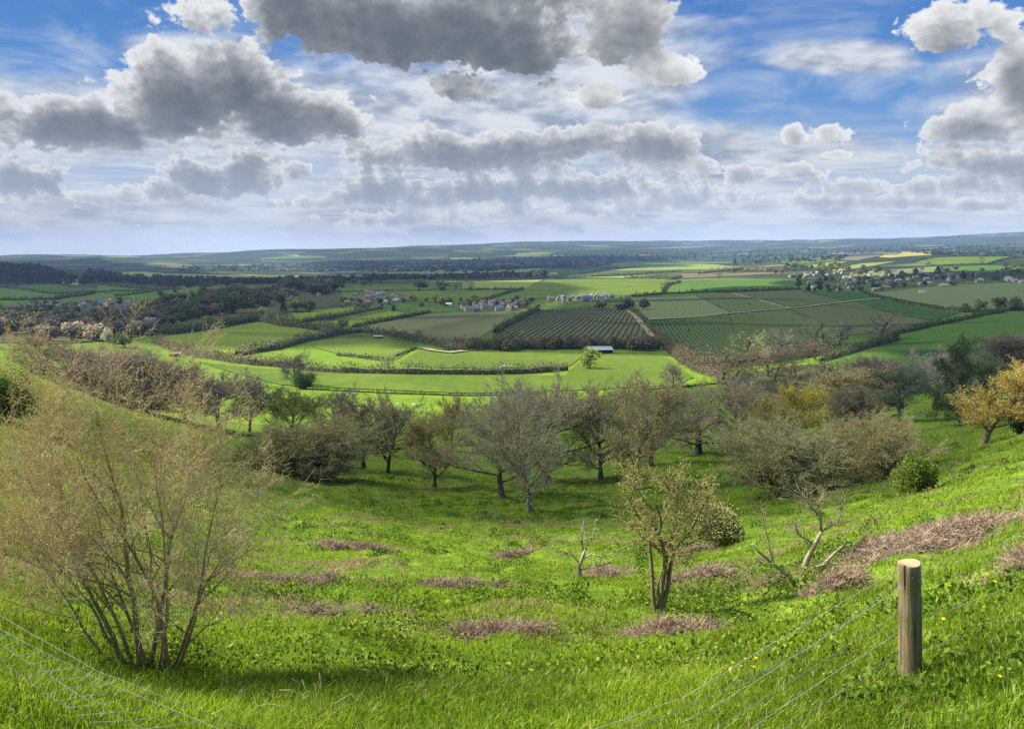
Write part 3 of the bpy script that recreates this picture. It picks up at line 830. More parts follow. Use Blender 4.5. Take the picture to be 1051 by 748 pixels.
# ------------------------------------------------------------------ clouds added out of view to shade the vale
def shade_cloud(poly, alt, seed):
    """a real cloud of vapour-white lumps hanging where its shadow covers the given ground"""
    P = [hit(x, y) for x, y in poly]
    C = [p + SUND * ((alt - p.z) / SUND.z) for p in P]
    bm = bmesh.new()
    vs = [bm.verts.new((c.x, c.y, 0)) for c in C]
    bm.faces.new(vs)
    big = max(max(c.x for c in C) - min(c.x for c in C), max(c.y for c in C) - min(c.y for c in C))
    cell = big / 26
    for ax in (0, 1):
        lo = min(c[ax] for c in C); hi = max(c[ax] for c in C); q = lo + cell
        while q < hi:
            bmesh.ops.bisect_plane(bm, geom=bm.verts[:] + bm.edges[:] + bm.faces[:], plane_co=(q if ax == 0 else 0, q if ax else 0, 0), plane_no=(1 - ax, ax, 0)); q += cell
    ext = bmesh.ops.extrude_face_region(bm, geom=bm.faces[:])
    top = [g for g in ext['geom'] if isinstance(g, bmesh.types.BMVert)]
    tops = set(top)
    inner = {v for v in top if all(f in ext['geom'] or all(x in tops for x in f.verts) for f in v.link_faces)}
    ks = big / 7
    for v in bm.verts:
        n = float(fbm(v.co.x / ks + seed, v.co.y / ks, seed, 4))
        v.co.x += (float(vnoise(v.co.x / ks * 1.7, v.co.y / ks * 1.7, seed + 5)) - .5) * ks * .8
        v.co.y += (float(vnoise(v.co.x / ks * 1.7, v.co.y / ks * 1.7, seed + 9)) - .5) * ks * .8
        v.co.z = alt + (n * ks * 1.3 * (1.0 if v in inner else .35) if v in tops else -n * ks * .08)
    m = bpy.data.materials.get('cloud vapour')
    if m is None:
        m, nt = new_mat('cloud vapour')
        d = nt.node('ShaderNodeBsdfDiffuse', {'Color': (.85, .86, .88, 1)})
        t = nt.node('ShaderNodeBsdfTranslucent', {'Color': (.8, .81, .83, 1)})
        mx = nt.node('ShaderNodeMixShader', {0: .5}); nt.l.new(d.outputs[0], mx.inputs[1]); nt.l.new(t.outputs[0], mx.inputs[2])
        thin = nt.node('ShaderNodeBsdfTransparent')          # vapour lets part of the sunlight straight through
        m2 = nt.node('ShaderNodeMixShader', {0: .47}); nt.l.new(mx.outputs[0], m2.inputs[1]); nt.l.new(thin.outputs[0], m2.inputs[2])
        finish(m, nt, m2.outputs[0])
    bmesh.ops.recalc_face_normals(bm, faces=bm.faces[:])
    o = link('cloud', bm_mesh('cloud', bm, [m], True)); tag(o, kind='structure')
    return o
SHADE = [
 ([(-140,268),(60,266),(240,288),(345,292),(350,313),(300,318),(262,325),(200,333),(120,336),(-140,345)], 2700),
 ([(500,349),(548,322),(600,303.5),(690,299),(830,287),(960,278),(1150,276),(1200,420),(860,395),(800,368),(742,370),(690,352),(600,355)], 1300),
 ([(340,268),(640,262),(640,271),(560,282),(430,290),(350,292)], 3000),
]
for k, (poly, alt) in enumerate(SHADE): shade_cloud(poly, alt, 11 + k)

# ------------------------------------------------------------------ air
def build_haze():
    s = Soup(); s.box((-15500, -15500, -330), (15500, 15500, HAZE_TOP))
    m, nt = new_mat('valley haze')
    v = nt.node('ShaderNodeVolumePrincipled', {'Color': (.34, .50, .82, 1), 'Density': HAZE_D, 'Anisotropy': .0})
    o = nt.node('ShaderNodeOutputMaterial'); nt.l.new(v.outputs[0], o.inputs['Volume'])
    h = link('haze', s.mesh('haze', [m])); tag(h, kind='stuff'); h['label'] = 'pale blue haze over the far vale and hills'
HAZE_D = 5.6e-5
HAZE_TOP = float(np.ceil(height(*np.meshgrid(np.linspace(-9500, 9500, 500), np.linspace(2000, 14900, 500))).max() + 22))
print('haze top', HAZE_TOP)
build_haze()
# ------------------------------------------------------------------ turf of the hillside
def grass_mat():
    m, nt = new_mat('grass blades')
    at = nt.node('ShaderNodeAttribute', attribute_name='var').outputs['Fac']
    dr = nt.node('ShaderNodeAttribute', attribute_name='dry').outputs['Fac']
    P = objpos(nt)
    n = nt.noise(P, .55, 4, .6); n2 = nt.noise(P, .13, 3, .6)
    c = nt.ramp(at, [(0, (.09, .145, .009)), (.35, (.185, .30, .012)), (.7, (.27, .385, .018)), (1, (.38, .44, .05))])
    c = nt.mix(nt.rng(n, .36, .64, .0, .75), c, (.085, .145, .011), 'MIX')
    c = nt.mix(nt.rng(n2, .45, .65, 0, .55), c, (.29, .40, .02))
    straw = nt.mix(at, (.20, .13, .07), (.38, .28, .16))
    c = nt.mix(dr, c, straw)
    d = nt.node('ShaderNodeBsdfDiffuse', {'Color': c}); t = nt.node('ShaderNodeBsdfTranslucent', {'Color': c})
    mx = nt.node('ShaderNodeMixShader', {0: .48}); nt.l.new(d.outputs[0], mx.inputs[1]); nt.l.new(t.outputs[0], mx.inputs[2])
    gl = nt.node('ShaderNodeBsdfGlossy', {'Roughness': .45, 'Color': (1, 1, 1, 1)})
    m2 = nt.node('ShaderNodeMixShader', {0: .012}); nt.l.new(mx.outputs[0], m2.inputs[1]); nt.l.new(gl.outputs[0], m2.inputs[2])
    return finish(m, nt, m2.outputs[0])
M_GRASS = grass_mat()

# heaps and spreads of last year's bracken: (x, y, half width, half depth in metres, thickness)
BRACKEN = [
 (510,652,1.25,.45,.28), (968,556,2.7,1.0,.9), (1046,582,1.1,.6,.4), (872,604,.95,.6,.6), (622,590,1.15,.8,.4), (715,592,1.5,.7,.3),
 (695,648,1.1,.5,.30), (470,604,1.9,.55,.22), (372,628,1.8,.6,.30), (300,596,2.0,.8,.25), (525,571,1.3,.6,.25), (712,567,1.4,.7,.45), (368,562,2.2,.7,.2), (1010,690,.1,.1,.02),
]
BRK = []
for x, y, rw, rd, th in BRACKEN[:-1]:
    p = hit(x, y); f = 1.0 if rw > 2.5 else .72
    BRK.append((p, rw * f, rd * f, th * .5))

def build_grass():
    N = 860000
    rg = np.random.default_rng(11)
    az = rg.uniform(RAD(-48), RAD(48), N)
    u = rg.random(N)
    d = np.exp(math.log(3.4) + u * (math.log(125.0) - math.log(3.4)))
    X = d * np.sin(az); Y = d * np.cos(az)
    Z = height(X, Y)
    tuft = fbm(X / 1.3, Y / 1.3, 41, 3); fine = vnoise(X / .33, Y / .33, 43); big = fbm(X / 7, Y / 7, 47, 3)
    keep = rg.random(N) < np.clip(.35 + 1.5 * (tuft - .3), .15, 1)
    # bare strip where bracken lies
    dry = np.zeros(N)
    for p, rw, rd, th in BRK:
        q = np.hypot((X - p.x) / (rw * 1.25), (Y - p.y) / (rd * 1.3))
        keep &= (q > .4) | (rg.random(N) < .6)
        dry = np.maximum(dry, (rg.random(N) < .6 * np.exp(-np.maximum(q - .7, 0) * 2.0)).astype(float))
    dpatch = sstep(.53, .66, fbm(X / 4.2, Y / 2.6, 61, 4)) * sstep(9, 16, d)
    dry = np.maximum(dry, (rg.random(N) < dpatch * .85 + .03).astype(float))
    az, d, X, Y, Z, tuft, fine, big, dry = [q[keep] for q in (az, d, X, Y, Z, tuft, fine, big, dry)]
    n = len(X)
    nearf = 1 - sstep(5, 13, d)
    L = (.055 + .10 * tuft + .035 * nearf * (.4 + fine)) * rg.uniform(.55, 1.35, n) * (1 + d / 130)
    W = (.0017 + .00036 * d) * rg.uniform(.7, 1.4, n)
    a = rg.uniform(0, 2 * np.pi, n)
    lean = rg.uniform(.08, .75, n) * L
    # blades of one tuft lean the same way
    la = 2 * np.pi * vnoise(X / .6, Y / .6, 51) * 2 + rg.normal(0, 1.7, n)
    lx = np.cos(la) * lean; ly = np.sin(la) * lean - .15 * L
    wx = np.cos(a) * W; wy = np.sin(a) * W
    B = np.stack([X, Y, Z - .02], 1)
    side = np.stack([wx, wy, np.zeros(n)], 1)
    mid = B + np.stack([lx * .35, ly * .35, L * .62], 1)
    tip = B + np.stack([lx, ly, L * rg.uniform(.75, 1.0, n)], 1)
    V = np.stack([B - side, B + side, mid + side * .8, mid - side * .8, tip], 1).reshape(-1, 3)
    b0 = (np.arange(n) * 5)[:, None]
    var = np.clip(rg.normal(.5, .22, n) + (tuft - .5) * .5, 0, 1)
    me = np_mesh('grass', V, [b0 + np.array([[0, 1, 2, 3]]), b0 + np.array([[3, 2, 4]])], [M_GRASS], None,
                 {'var': np.repeat(var, 5), 'dry': np.repeat(dry, 5)})
    o = link('grass', me); tag(o, 'lush bright green meadow grass covering the hillside', 'grass', kind='stuff')
build_grass()

def build_weeds():
    rg = np.random.default_rng(12)
    N = 3400
    az = rg.uniform(RAD(-38), RAD(38), N); d = np.exp(rg.uniform(math.log(4.6), math.log(85), N))
    X = d * np.sin(az); Y = d * np.cos(az)
    k = (fbm(X / 5, Y / 5, 71, 3) > .50) & ((d > 9) | ((d > 4.7) & (rg.random(N) < .4)))
    X, Y, d = X[k], Y[k], d[k]
    # leafy mounds seen in the foreground
    for x, y, nn_, sp in ((455,700,16,.5), (690,688,20,.6), (740,690,12,.5), (600,692,10,.5), (400,660,10,.5), (300,655,10,.6), (620,628,10,.6), (250,690,10,.5), (340,690,12,.5),
                          (820,655,8,.4), (940,560,10,.8), (150,672,10,.35), (190,690,10,.35), (110,668,8,.3), (560,700,10,.6), (60,600,10,.5), (430,640,10,.7), (760,622,14,.9)):
        p = hit(x, y)
        X = np.append(X, p.x + rg.normal(0, sp, nn_)); Y = np.append(Y, p.y + rg.normal(0, sp * .6, nn_)); d = np.append(d, np.full(nn_, p.length))
    n0 = int(k.sum()); n = len(X); per = 52
    mound = np.arange(n) >= n0
    kind = np.clip(rg.random(n) * .7 + .75 * (fbm(X / 2.2, Y / 1.6, 77, 2) - .35), 0, 1)
    R = (.10 + .12 * rg.random(n)) * (1 + d / 45); Hh = (.12 + .26 * rg.random(n)) * (1 + d / 70)
    R = np.where(mound, R * 1.25, R); Hh = np.where(mound, Hh * 1.45, Hh) * np.where(d < 8, .6, 1); kind = np.where(mound, .45 + .55 * rg.random(n), kind)
    idx = np.repeat(np.arange(n), per); M = n * per
    ph = rg.random(M) * 6.283; rr = np.sqrt(rg.random(M))
    px = X[idx] + np.cos(ph) * rr * R[idx]; py = Y[idx] + np.sin(ph) * rr * R[idx]
    pz = height(px, py) + Hh[idx] * (1 - rr ** 2 * .8) * rg.uniform(.35, 1.05, M)
    sz = (.010 + .015 * rg.random(M)) * (1 + d[idx] / 26)
    V, Fq = quads(np.stack([px, py, pz], 1), sz, rg, .62, .9)
    var = np.clip(.25 + .6 * kind[idx] + rg.normal(0, .14, M), 0, 1)
    m, nt = new_mat('weed leaves')
    at = nt.node('ShaderNodeAttribute', attribute_name='var').outputs['Fac']
    c = nt.ramp(at, [(0, (.03, .065, .012)), (.4, (.06, .12, .014)), (.7, (.15, .215, .02)), (1, (.27, .33, .04))])
    dd = nt.node('ShaderNodeBsdfDiffuse', {'Color': c}); t = nt.node('ShaderNodeBsdfTranslucent', {'Color': c})
    mx = nt.node('ShaderNodeMixShader', {0: .35}); nt.l.new(dd.outputs[0], mx.inputs[1]); nt.l.new(t.outputs[0], mx.inputs[2])
    gl = nt.node('ShaderNodeBsdfGlossy', {'Roughness': .35}); m2 = nt.node('ShaderNodeMixShader', {0: .004})
    nt.l.new(mx.outputs[0], m2.inputs[1]); nt.l.new(gl.outputs[0], m2.inputs[2]); finish(m, nt, m2.outputs[0])
    o = link('leafy_weeds', np_mesh('leafy_weeds', V, Fq, [m], None, {'var': np.repeat(var, 4)}))
    tag(o, 'low leafy weeds and nettles growing through the hillside grass', 'weeds', kind='stuff')
build_weeds()

# bracken: thousands of dead brown fronds lying over one another, each heap a thing
def straw_mat():
    m, nt = new_mat('dead bracken')
    at = nt.node('ShaderNodeAttribute', attribute_name='var').outputs['Fac']
    c = nt.ramp(at, [(0, (.15, .10, .065)), (.35, (.32, .225, .155)), (.75, (.47, .36, .265)), (1, (.60, .51, .39))])
    dd = nt.node('ShaderNodeBsdfDiffuse', {'Color': c}); t = nt.node('ShaderNodeBsdfTranslucent', {'Color': c})
    mx = nt.node('ShaderNodeMixShader', {0: .15}); nt.l.new(dd.outputs[0], mx.inputs[1]); nt.l.new(t.outputs[0], mx.inputs[2])
    return finish(m, nt, mx.outputs[0])
M_STRAW = straw_mat()
BR_LABEL = ['dark brown dead bracken tussock in the grass at the middle of the near slope', 'large long spread of pinkish brown dead bracken on the right-hand bank behind the post',
 'patch of dead bracken on the right bank below the long brown spread', 'heap of dead bracken beside the bleached fallen tree', 'brown bracken heap at the foot of the small broken stump',
 'flat bracken patch right behind the lichen covered small tree', 'low tangled bracken mound just in front of the lichen covered tree', 'streak of flattened dead bracken across the centre of the slope',
 'dark ragged bracken patch right of the big bare shrub', 'faded bracken patch behind the lower right twigs of the big bare shrub', 'small bracken tuft near the middle of the upper meadow',
 'bracken heap at the foot of the cream flowered bush', 'thin pale strip of dead bracken on the left of the upper meadow']
for (p, rw, rd, th), lab in zip(BRK, BR_LABEL):
    rg = np.random.default_rng(int(p.x * 100) & 0xffff)
    dist = p.length
    n = int(np.clip(9000 * rw * rd * 14 / max(dist, 10), 2600, 15000))
    q = rg.normal(0, .5, (n, 2)); q = q[np.hypot(q[:, 0], q[:, 1]) < 1.15]; n = len(q)
    X = p.x + q[:, 0] * rw; Y = p.y + q[:, 1] * rd
    if p.x > 6 and rw > 1.05:                     # the bank rises to the right: the spread runs up it
        X = p.x + q[:, 0] * rw * .85 - q[:, 1] * rd * .4; Y = p.y + q[:, 1] * rd + q[:, 0] * rw * .55
    q2 = np.clip(1 - np.hypot(q[:, 0], q[:, 1]) ** 2 * .75, 0, 1)
    lump = .4 + 1.1 * fbm(X / .5, Y / .5, 81, 3)
    Z = height(X, Y) + th * q2 * lump * rg.uniform(.3, 1, n)
    ed = fbm(X / .62 + 7, Y / .5, 91, 4) - .17 * np.hypot(q[:, 0], q[:, 1]) ; kp = rg.random(n) < sstep(.20 if rw > 2.5 else .28, .42 if rw > 2.5 else .52, ed)
    X, Y, Z, q2, lump = X[kp], Y[kp], Z[kp], q2[kp], lump[kp]; n = len(X)
    a = rg.uniform(0, np.pi, n); L = rg.uniform(.10, .42, n) * (1 + dist / 60); tilt = rg.normal(0, .55, n)
    dv = np.stack([np.cos(a) * np.cos(tilt), np.sin(a) * np.cos(tilt), np.sin(tilt) - .15], 1) * L[:, None]
    C = np.stack([X, Y, Z], 1)
    r = (.0012 + .00016 * dist) * rg.uniform(.6, 1.5, n)
    V, Fq = seg_tubes(C - dv * .5, C + dv * .5, r, r * .5, 3)
    V -= np.array(p)
    o = link('dead_bracken', np_mesh('dead_bracken', V, Fq, [M_STRAW], None, {'var': np.repeat(np.clip(rg.normal(.5, .24, n), 0, 1), 6)}), loc=p)
    tag(o, lab, 'dead bracken', 'dead bracken patches on the hillside')

# ------------------------------------------------------------------ fence
def wood_mat():
    m, nt = new_mat('weathered post wood')
    vec = nt.node('ShaderNodeTexCoord').outputs['Object']
    mp = nt.node('ShaderNodeMapping', {'Vector': vec, 'Scale': (1, 1, .06)}).outputs[0]
    g = nt.noise(mp, 60, 7, .65); st = nt.noise(vec, 5, 4, .6); st2 = nt.noise(mp, 14, 4, .6)
    c = nt.mix(nt.rng(g, .3, .7), (.105, .075, .04), (.24, .185, .105))
    c = nt.mix(nt.rng(st2, .52, .66, 0, .7), c, (.16, .17, .12))
    c = nt.mix(nt.rng(st, .46, .66, 0, .75), c, (.10, .105, .03))
    ck = nt.node('ShaderNodeMapping', {'Vector': vec, 'Scale': (1, 1, .025)}).outputs[0]
    cr = nt.rng(nt.noise(ck, 34, 3, .5, dist=.3), .60, .66)
    c = nt.mix(cr, c, (.025, .02, .013))
    bp = nt.node('ShaderNodeBump', {'Height': nt.math('SUBTRACT', g, nt.math('MULTIPLY', cr, 1.5)), 'Strength': 1.0, 'Distance': .007})
    b = nt.node('ShaderNodeBsdfPrincipled', {'Base Color': c, 'Roughness': .9, 'Specular IOR Level': .15})
    nt.l.new(bp.outputs[0], b.inputs['Normal'])
    return finish(m, nt, b.outputs[0])
def top_mat():
    m, nt = new_mat('post end grain')
    vec = nt.node('ShaderNodeTexCoord').outputs['Object']
    v2 = nt.node('ShaderNodeVectorMath', {0: vec, 1: (1, 1, 0)}, operation='MULTIPLY').outputs[0]
    r = nt.node('ShaderNodeVectorMath', {0: v2}, operation='LENGTH').outputs['Value']
    ring = nt.math('SINE', nt.math('ADD', nt.math('MULTIPLY', r, 700), nt.math('MULTIPLY', nt.noise(vec, 18, 3), 9)))
    c = nt.mix(nt.rng(ring, -1, 1), (.23, .18, .10), (.33, .28, .17))
    c = nt.mix(nt.rng(nt.noise(vec, 16, 5, .6), .5, .64), c, (.36, .34, .05))
    b = nt.node('ShaderNodeBsdfPrincipled', {'Base Color': c, 'Roughness': .9, 'Specular IOR Level': .15})
    return finish(m, nt, b.outputs[0])
M_POST, M_POSTTOP = wood_mat(), top_mat()
M_WIRE = mat_plain('galvanised wire', (.13, .135, .135), (.20, .205, .205), 40, .7, metal=.1, spec=.2)
M_WIREOLD = mat_plain('rusty wire', (.30, .27, .24), (.45, .44, .42), 25, .6, metal=.3)

def post_mesh(r, h, seed):
    R = random.Random(seed)
    bm = bmesh.new(); N = 28; zs = [-.45] + [h * i / 14 for i in range(14)] + [h - .012, h]
    rings = []
    for z in zs:
        rr = r * (1.0 - .05 * z / h) * (.955 if z == h else 1)
        ring = []
        for k in range(N):
            a = 2 * math.pi * k / N
            q = rr * (1 + .022 * math.sin(3 * a + 1.3 + z * 1.1) + .014 * math.sin(7 * a + z * 3) + R.uniform(-.006, .006))
            ring.append(bm.verts.new((math.cos(a) * q + .006 * math.sin(z * 3), math.sin(a) * q, z + (.006 * math.sin(a * 2 + 1) if z == h else 0))))
        rings.append(ring)
    for i in range(len(rings) - 1):
        for k in range(N):
            f = bm.faces.new((rings[i][k], rings[i][(k + 1) % N], rings[i + 1][(k + 1) % N], rings[i + 1][k])); f.smooth = True
    c = bm.verts.new((0, 0, h - .004))
    for k in range(N):
        f = bm.faces.new((rings[-1][k], rings[-1][(k + 1) % N], c)); f.material_index = 1
    return bm_mesh('post', bm, [M_POST, M_POSTTOP])

def on_plane(x, y, A, B):
    """sight line through (x, y) met with the upright plane through the fence posts A and B"""
    dx, dy, dz = [float(q) for q in ray(x, y)]
    n = Vector((B.y - A.y, A.x - B.x, 0))
    t = n.dot(A - Vector((0, 0, CAMZ))) / n.dot(Vector((dx, dy, dz)))
    return Vector((dx * t, dy * t, CAMZ + dz * t))

PR = hit(934, 699)                       # the post in the photograph
hgt = (699 - 573) * px_size(PR) * 1.02
prad = 11.2 * px_size(PR)
fence = empty('wire_fence', PR, 'slack grey wire stock fence with one round wooden post on the near slope', 'fence')
def fpart(name, me, p=None):
    o = link(name, me, fence); o.location = (p - PR) if p is not None else (0, 0, 0); return o
o = fpart('post', post_mesh(prad, hgt, 1), PR); o.rotation_euler = (0, -.085, 0); o['label'] = 'thick round weathered wooden fence post with a pale flat top'
PM = Vector((-.4, 2.1, float(height(-.4, 2.1))))
PB = Vector((PR.x * 1.75 + .4, PR.y * 1.45, 0)); PB.z = float(height(PB.x, PB.y))
fpart('post', post_mesh(.055, .7, 2), PM); fpart('post', post_mesh(.055, 1.05, 3), PB)
def wire(pts, r, mat, sag=.0, seed=0):
    R = random.Random(seed); out = []
    for a, b in zip(pts[:-1], pts[1:]):
        n = max(3, int((b - a).length / .12))
        for i in range(n):
            t = i / n; q = a.lerp(b, t); q = q + Vector((R.gauss(0, .0015), R.gauss(0, .0015), R.gauss(0, .002) - sag * 4 * t * (1 - t))); out.append(q - PR)
    out.append(pts[-1] - PR)
    s = Soup(); s.tube(out, r, 4); fpart('line_wire', s.mesh('line_wire', [mat], True))
RW = [((928,581),(921,584),(700,716),(600,752)), ((928,595),(921,599),(827,668),(700,727),(640,752)), ((928,602),(921,606),(770,702),(738,722),(700,741)), ((928,626),(921,630),(734,748),(690,776)), ((928,645),(921,649),(806,723),(740,768)), ((928,665),(921,670),(849,719),(770,772))]
for k, pts in enumerate(RW):
    P = [on_plane(x, y, PR, PM) for x, y in pts]
    wire(P, .0019 if k else .0016, M_WIRE if k % 2 else M_WIREOLD, 0, k)
for k, pts in enumerate([((936,593),(945,588),(1051,531),(1120,494)), ((936,599),(945,594),(1051,546),(1120,512)), ((936,642),(946,637),(1051,596),(1120,570)), ((936,675),(948,668),(1051,623),(1120,594))]):
    P = [on_plane(x, y, PR, PB) for x, y in pts]
    wire(P, .0017, M_WIREOLD, 0, 20 + k)
LW = [(.80, [(-60,600),(0,632),(100,688),(200,728),(270,752),(330,776)]), (.66, [(-60,612),(0,645),(50,672),(110,701),(200,737),(235,752)]), (.52, [(-60,628),(0,661),(88,717),(151,749),(190,768)]), (.36, [(-60,652),(0,678),(50,713),(110,752),(150,776)])]
LP = []
for k, (h, pts) in enumerate(LW):
    P = [hit(x, y, h) for x, y in pts]; LP.append(P)
    wire(P, .0012 if k < 2 else .0010, M_WIRE, 0, 40 + k)
wire([LP[0][-1], PM + Vector((0, 0, .62))], .003, M_WIRE); wire([LP[1][-1], PM + Vector((0, 0, .5))], .003, M_WIRE)
def along(P, t):
    Ls = [0]
    for a, b in zip(P[:-1], P[1:]): Ls.append(Ls[-1] + (b - a).length)
    q = t * Ls[-1]
    for i in range(len(P) - 1):
        if q <= Ls[i + 1]: return P[i].lerp(P[i + 1], (q - Ls[i]) / (Ls[i + 1] - Ls[i]))
    return P[-1]
for k in range(15):
    t = .1 + .85 * k / 15
    a = along(LP[1], t); b = along(LP[2], t - .045); c = along(LP[3], max(0, t - .1))
    s = Soup(); s.tube([a - PR, b - PR, c - PR], .0010, 4); fpart('stay_wire', s.mesh('stay_wire', [M_WIRE], True))
# ------------------------------------------------------------------ the big bare shrub at the left
def big_shrub():
    base = hit(152, 690); px = px_size(base)
    Hs = 362 * px
    e = empty('multi_stemmed_shrub', base, 'big leafless shrub with many upright fine twigs standing beside the wire fence', 'shrub', scale=(.92, .92, 1))
    R = random.Random(5)
    s0 = []; s1 = []; q0 = []; q1 = []; tips = []
    def rv(k): return Vector((R.gauss(0, k), R.gauss(0, k), R.gauss(0, k)))
    def br(p, d, L, r, lv, acc):
        n = (12, 8, 6, 4, 3)[lv]
        pts = [p.copy()]; rad = [r]; ds = [d.copy()]
        re = max(r * .2, .0008)
        for i in range(n):
            d = d + rv((.085, .13, .19, .24, .28)[lv]) + Vector((0, 0, (.015, .055, .05, .04, .03)[lv])); d.normalize()
            p = p + d * (L / n); pts.append(p.copy()); ds.append(d.copy()); rad.append(re + (r - re) * (1 - (i + 1) / n) ** 1.5)
        if lv <= 1: acc.append((pts, rad, lv))
        else:
            for i in range(n): s0.append(pts[i]); s1.append(pts[i + 1]); q0.append(rad[i]); q1.append(rad[i + 1])
        if lv >= 2: tips.append(pts[-1])
        if lv == 4: return
        nc = (11, 8, 7, 5)[lv]
        lo = (.28, .15, .15, .1)[lv]
        for c in range(nc):
            t = lo + (1 - lo) * (c + R.random() * .9) / nc
            fi = t * n; i = min(int(fi), n - 1); w_ = fi - i
            q = pts[i].lerp(pts[i + 1], w_); td = ds[i + 1]
            ax = td.orthogonal(); ax.rotate(Matrix.Rotation(R.uniform(0, 6.283), 4, td))
            an = R.uniform(.3, .8)
            nd = td * math.cos(an) + ax * math.sin(an)
            br(q, nd, L * (.56, .48, .46, .5)[lv] * R.uniform(.7, 1.25) * (1.15 - .5 * t), max((rad[i] * (1 - w_) + rad[i + 1] * w_) * .5, .0013), lv + 1, acc)
    # stems: (foot offset in px, lean sideways, lean away, length share, radius in px)
    for fx, lx, ly, ls, rp in ((-28,-.24,.10,.86,5.5), (-22,-.62,.15,.68,4.0), (-4,-.06,-.1,.92,7.0), (0,.12,.2,.85,6.0), (3,-.3,-.25,.72,4.5), (14,.46,.05,.86,5.5), (24,.74,.1,.76,5.5), (27,1.15,.0,.54,4.5), (-30,-1.2,.1,.6,4), (26,.30,-.15,.74,4), (-12,-.40,.35,.8,4.5), (8,.62,.35,.8,4.5)):
        acc = []
        br(Vector((fx * px, R.uniform(-.08, .08), -.05)), Vector((lx * .6, ly * .6, 1)).normalized(), Hs * ls * .86, rp * .6 * px, 0, acc)
        # stems bow outwards
        sp = Soup()
        for pts, rad, lv in acc: sp.tube(pts, [rad[0] * 1.25] + rad[1:] if lv == 0 else rad, 9 if lv == 0 else 6, cap=False)
        link('stem', sp.mesh('stem', [M_BARK], True), e, (.24, .19, .09))
    A_ = np.array([tuple(p) for p in s0]); B_ = np.array([tuple(p) for p in s1])
    V, Fq = seg_tubes(A_, B_, q0, q1, 3)
    rg = np.random.default_rng(3)
    T = np.array([tuple(t) for t in tips]); nb = 17000
    C = T[rg.integers(0, len(T), nb)] + rg.normal(size=(nb, 3)) * .028
    V2, F2 = quads(C, .0062 * rg.uniform(.6, 1.5, nb), rg, .5, .5)
    var = np.concatenate([np.repeat(rg.random(len(A_)), 6), np.repeat(rg.random(nb), 4)])
    me = np_mesh('twigs', V, Fq, [M_TWIG], None, {'var': var[:len(V)]})
    link('twigs', me, e, (.60, .48, .26))
    me = np_mesh('buds', V2, F2, [M_LEAF], None, {'var': var[len(V):]})
    link('buds', me, e, (.42, .38, .13))
    print('shrub segs', len(s0), 'H', Hs)
big_shrub()

# small lichen covered tree in the middle of the slope
def small_tree():
    base = hit(676, 628); px = px_size(base)
    e = empty('small_tree', base, 'small crooked tree with yellow lichen and first leaves alone on the near slope', 'tree', scale=(.86, .9, 1))
    R = random.Random(9); s0 = []; s1 = []; q0 = []; q1 = []; tips = []; acc = []
    def rv(k): return Vector((R.gauss(0, k), R.gauss(0, k), R.gauss(0, k)))
    def br(p, d, L, r, lv):
        n = (9, 7, 5, 4)[lv]; pts = [p.copy()]; rad = [r]; ds = [d.copy()]; re = max(r * .3, .004)
        for i in range(n):
            d = d + rv((.16, .26, .34, .4)[lv]) + Vector((0, 0, .06)); d.normalize()
            p = p + d * (L / n); pts.append(p.copy()); ds.append(d.copy()); rad.append(r + (re - r) * (i + 1) / n)
        if lv <= 1: acc.append((pts, rad, lv))
        else:
            for i in range(n): s0.append(pts[i]); s1.append(pts[i + 1]); q0.append(rad[i]); q1.append(rad[i + 1])
        tips.append((pts[-1])); tips.append(pts[n // 2])
        if lv == 3: return
        nc = (7, 8, 7)[lv]; lo = (.42, .2, .1)[lv]
        for c in range(nc):
            t = lo + (1 - lo) * (c + R.random() * .9) / nc; fi = t * n; i = min(int(fi), n - 1)
            q = pts[i].lerp(pts[i + 1], fi - i); td = ds[i + 1]; ax = td.orthogonal(); ax.rotate(Matrix.Rotation(R.uniform(0, 6.283), 4, td)); an = R.uniform(.4, 1.0)
            br(q, td * math.cos(an) + ax * math.sin(an), L * (.36, .5, .5)[lv] * R.uniform(.7, 1.2), max(rad[i] * .6, .005), lv + 1)
    br(Vector((-2 * px, 0, -.05)), Vector((-.26, .05, 1)).normalized(), 130 * px, 3.1 * px, 0)
    br(Vector((0, 0, -.05)), Vector((.04, -.05, 1)).normalized(), 140 * px, 3.7 * px, 0)
    br(Vector((3 * px, .03, -.05)), Vector((.2, .1, 1)).normalized(), 136 * px, 3.3 * px, 0)
    br(Vector((0, .05, .25)), Vector((.26, .2, 1)).normalized(), 118 * px, 3.0 * px, 0)
    sp = Soup()
    for pts, rad, lv in acc: sp.tube(pts, rad, 8 if lv == 0 else 6, cap=False)
    link('trunk', sp.mesh('trunk', [M_BARK], True), e, (.15, .125, .06))
    A_ = np.array([tuple(p) for p in s0]); B_ = np.array([tuple(p) for p in s1])
    V, Fq = seg_tubes(A_, B_, q0, q1, 4); rg = np.random.default_rng(4)
    link('twigs', np_mesh('twigs', V, Fq, [M_TWIG], None, {'var': np.repeat(rg.random(len(A_)), 8)}), e, (.36, .31, .14))
    T = np.array([tuple(t) for t in tips]); T = T[T[:, 2] > 60 * px]; nb = 4200
    C = T[rg.integers(0, len(T), nb)] + rg.normal(size=(nb, 3)) * .05
    V2, F2 = quads(C, .015 * rg.uniform(.5, 1.5, nb), rg, .6, .3)
    link('leaves', np_mesh('leaves', V2, F2, [M_LEAF], None, {'var': np.repeat(rg.random(nb), 4)}), e, (.30, .31, .06))
    # ivy-like green tuft low on the left stem
    nb = 500; C = rg.normal(size=(nb, 3)) * np.array([.07, .07, .16]) + np.array([-24 * px, .02, 62 * px])
    V2, F2 = quads(C, .017, rg, .7, .3)
    link('ivy', np_mesh('ivy', V2, F2, [M_LEAF], None, {'var': np.repeat(rg.random(nb), 4)}), e, (.09, .17, .02))
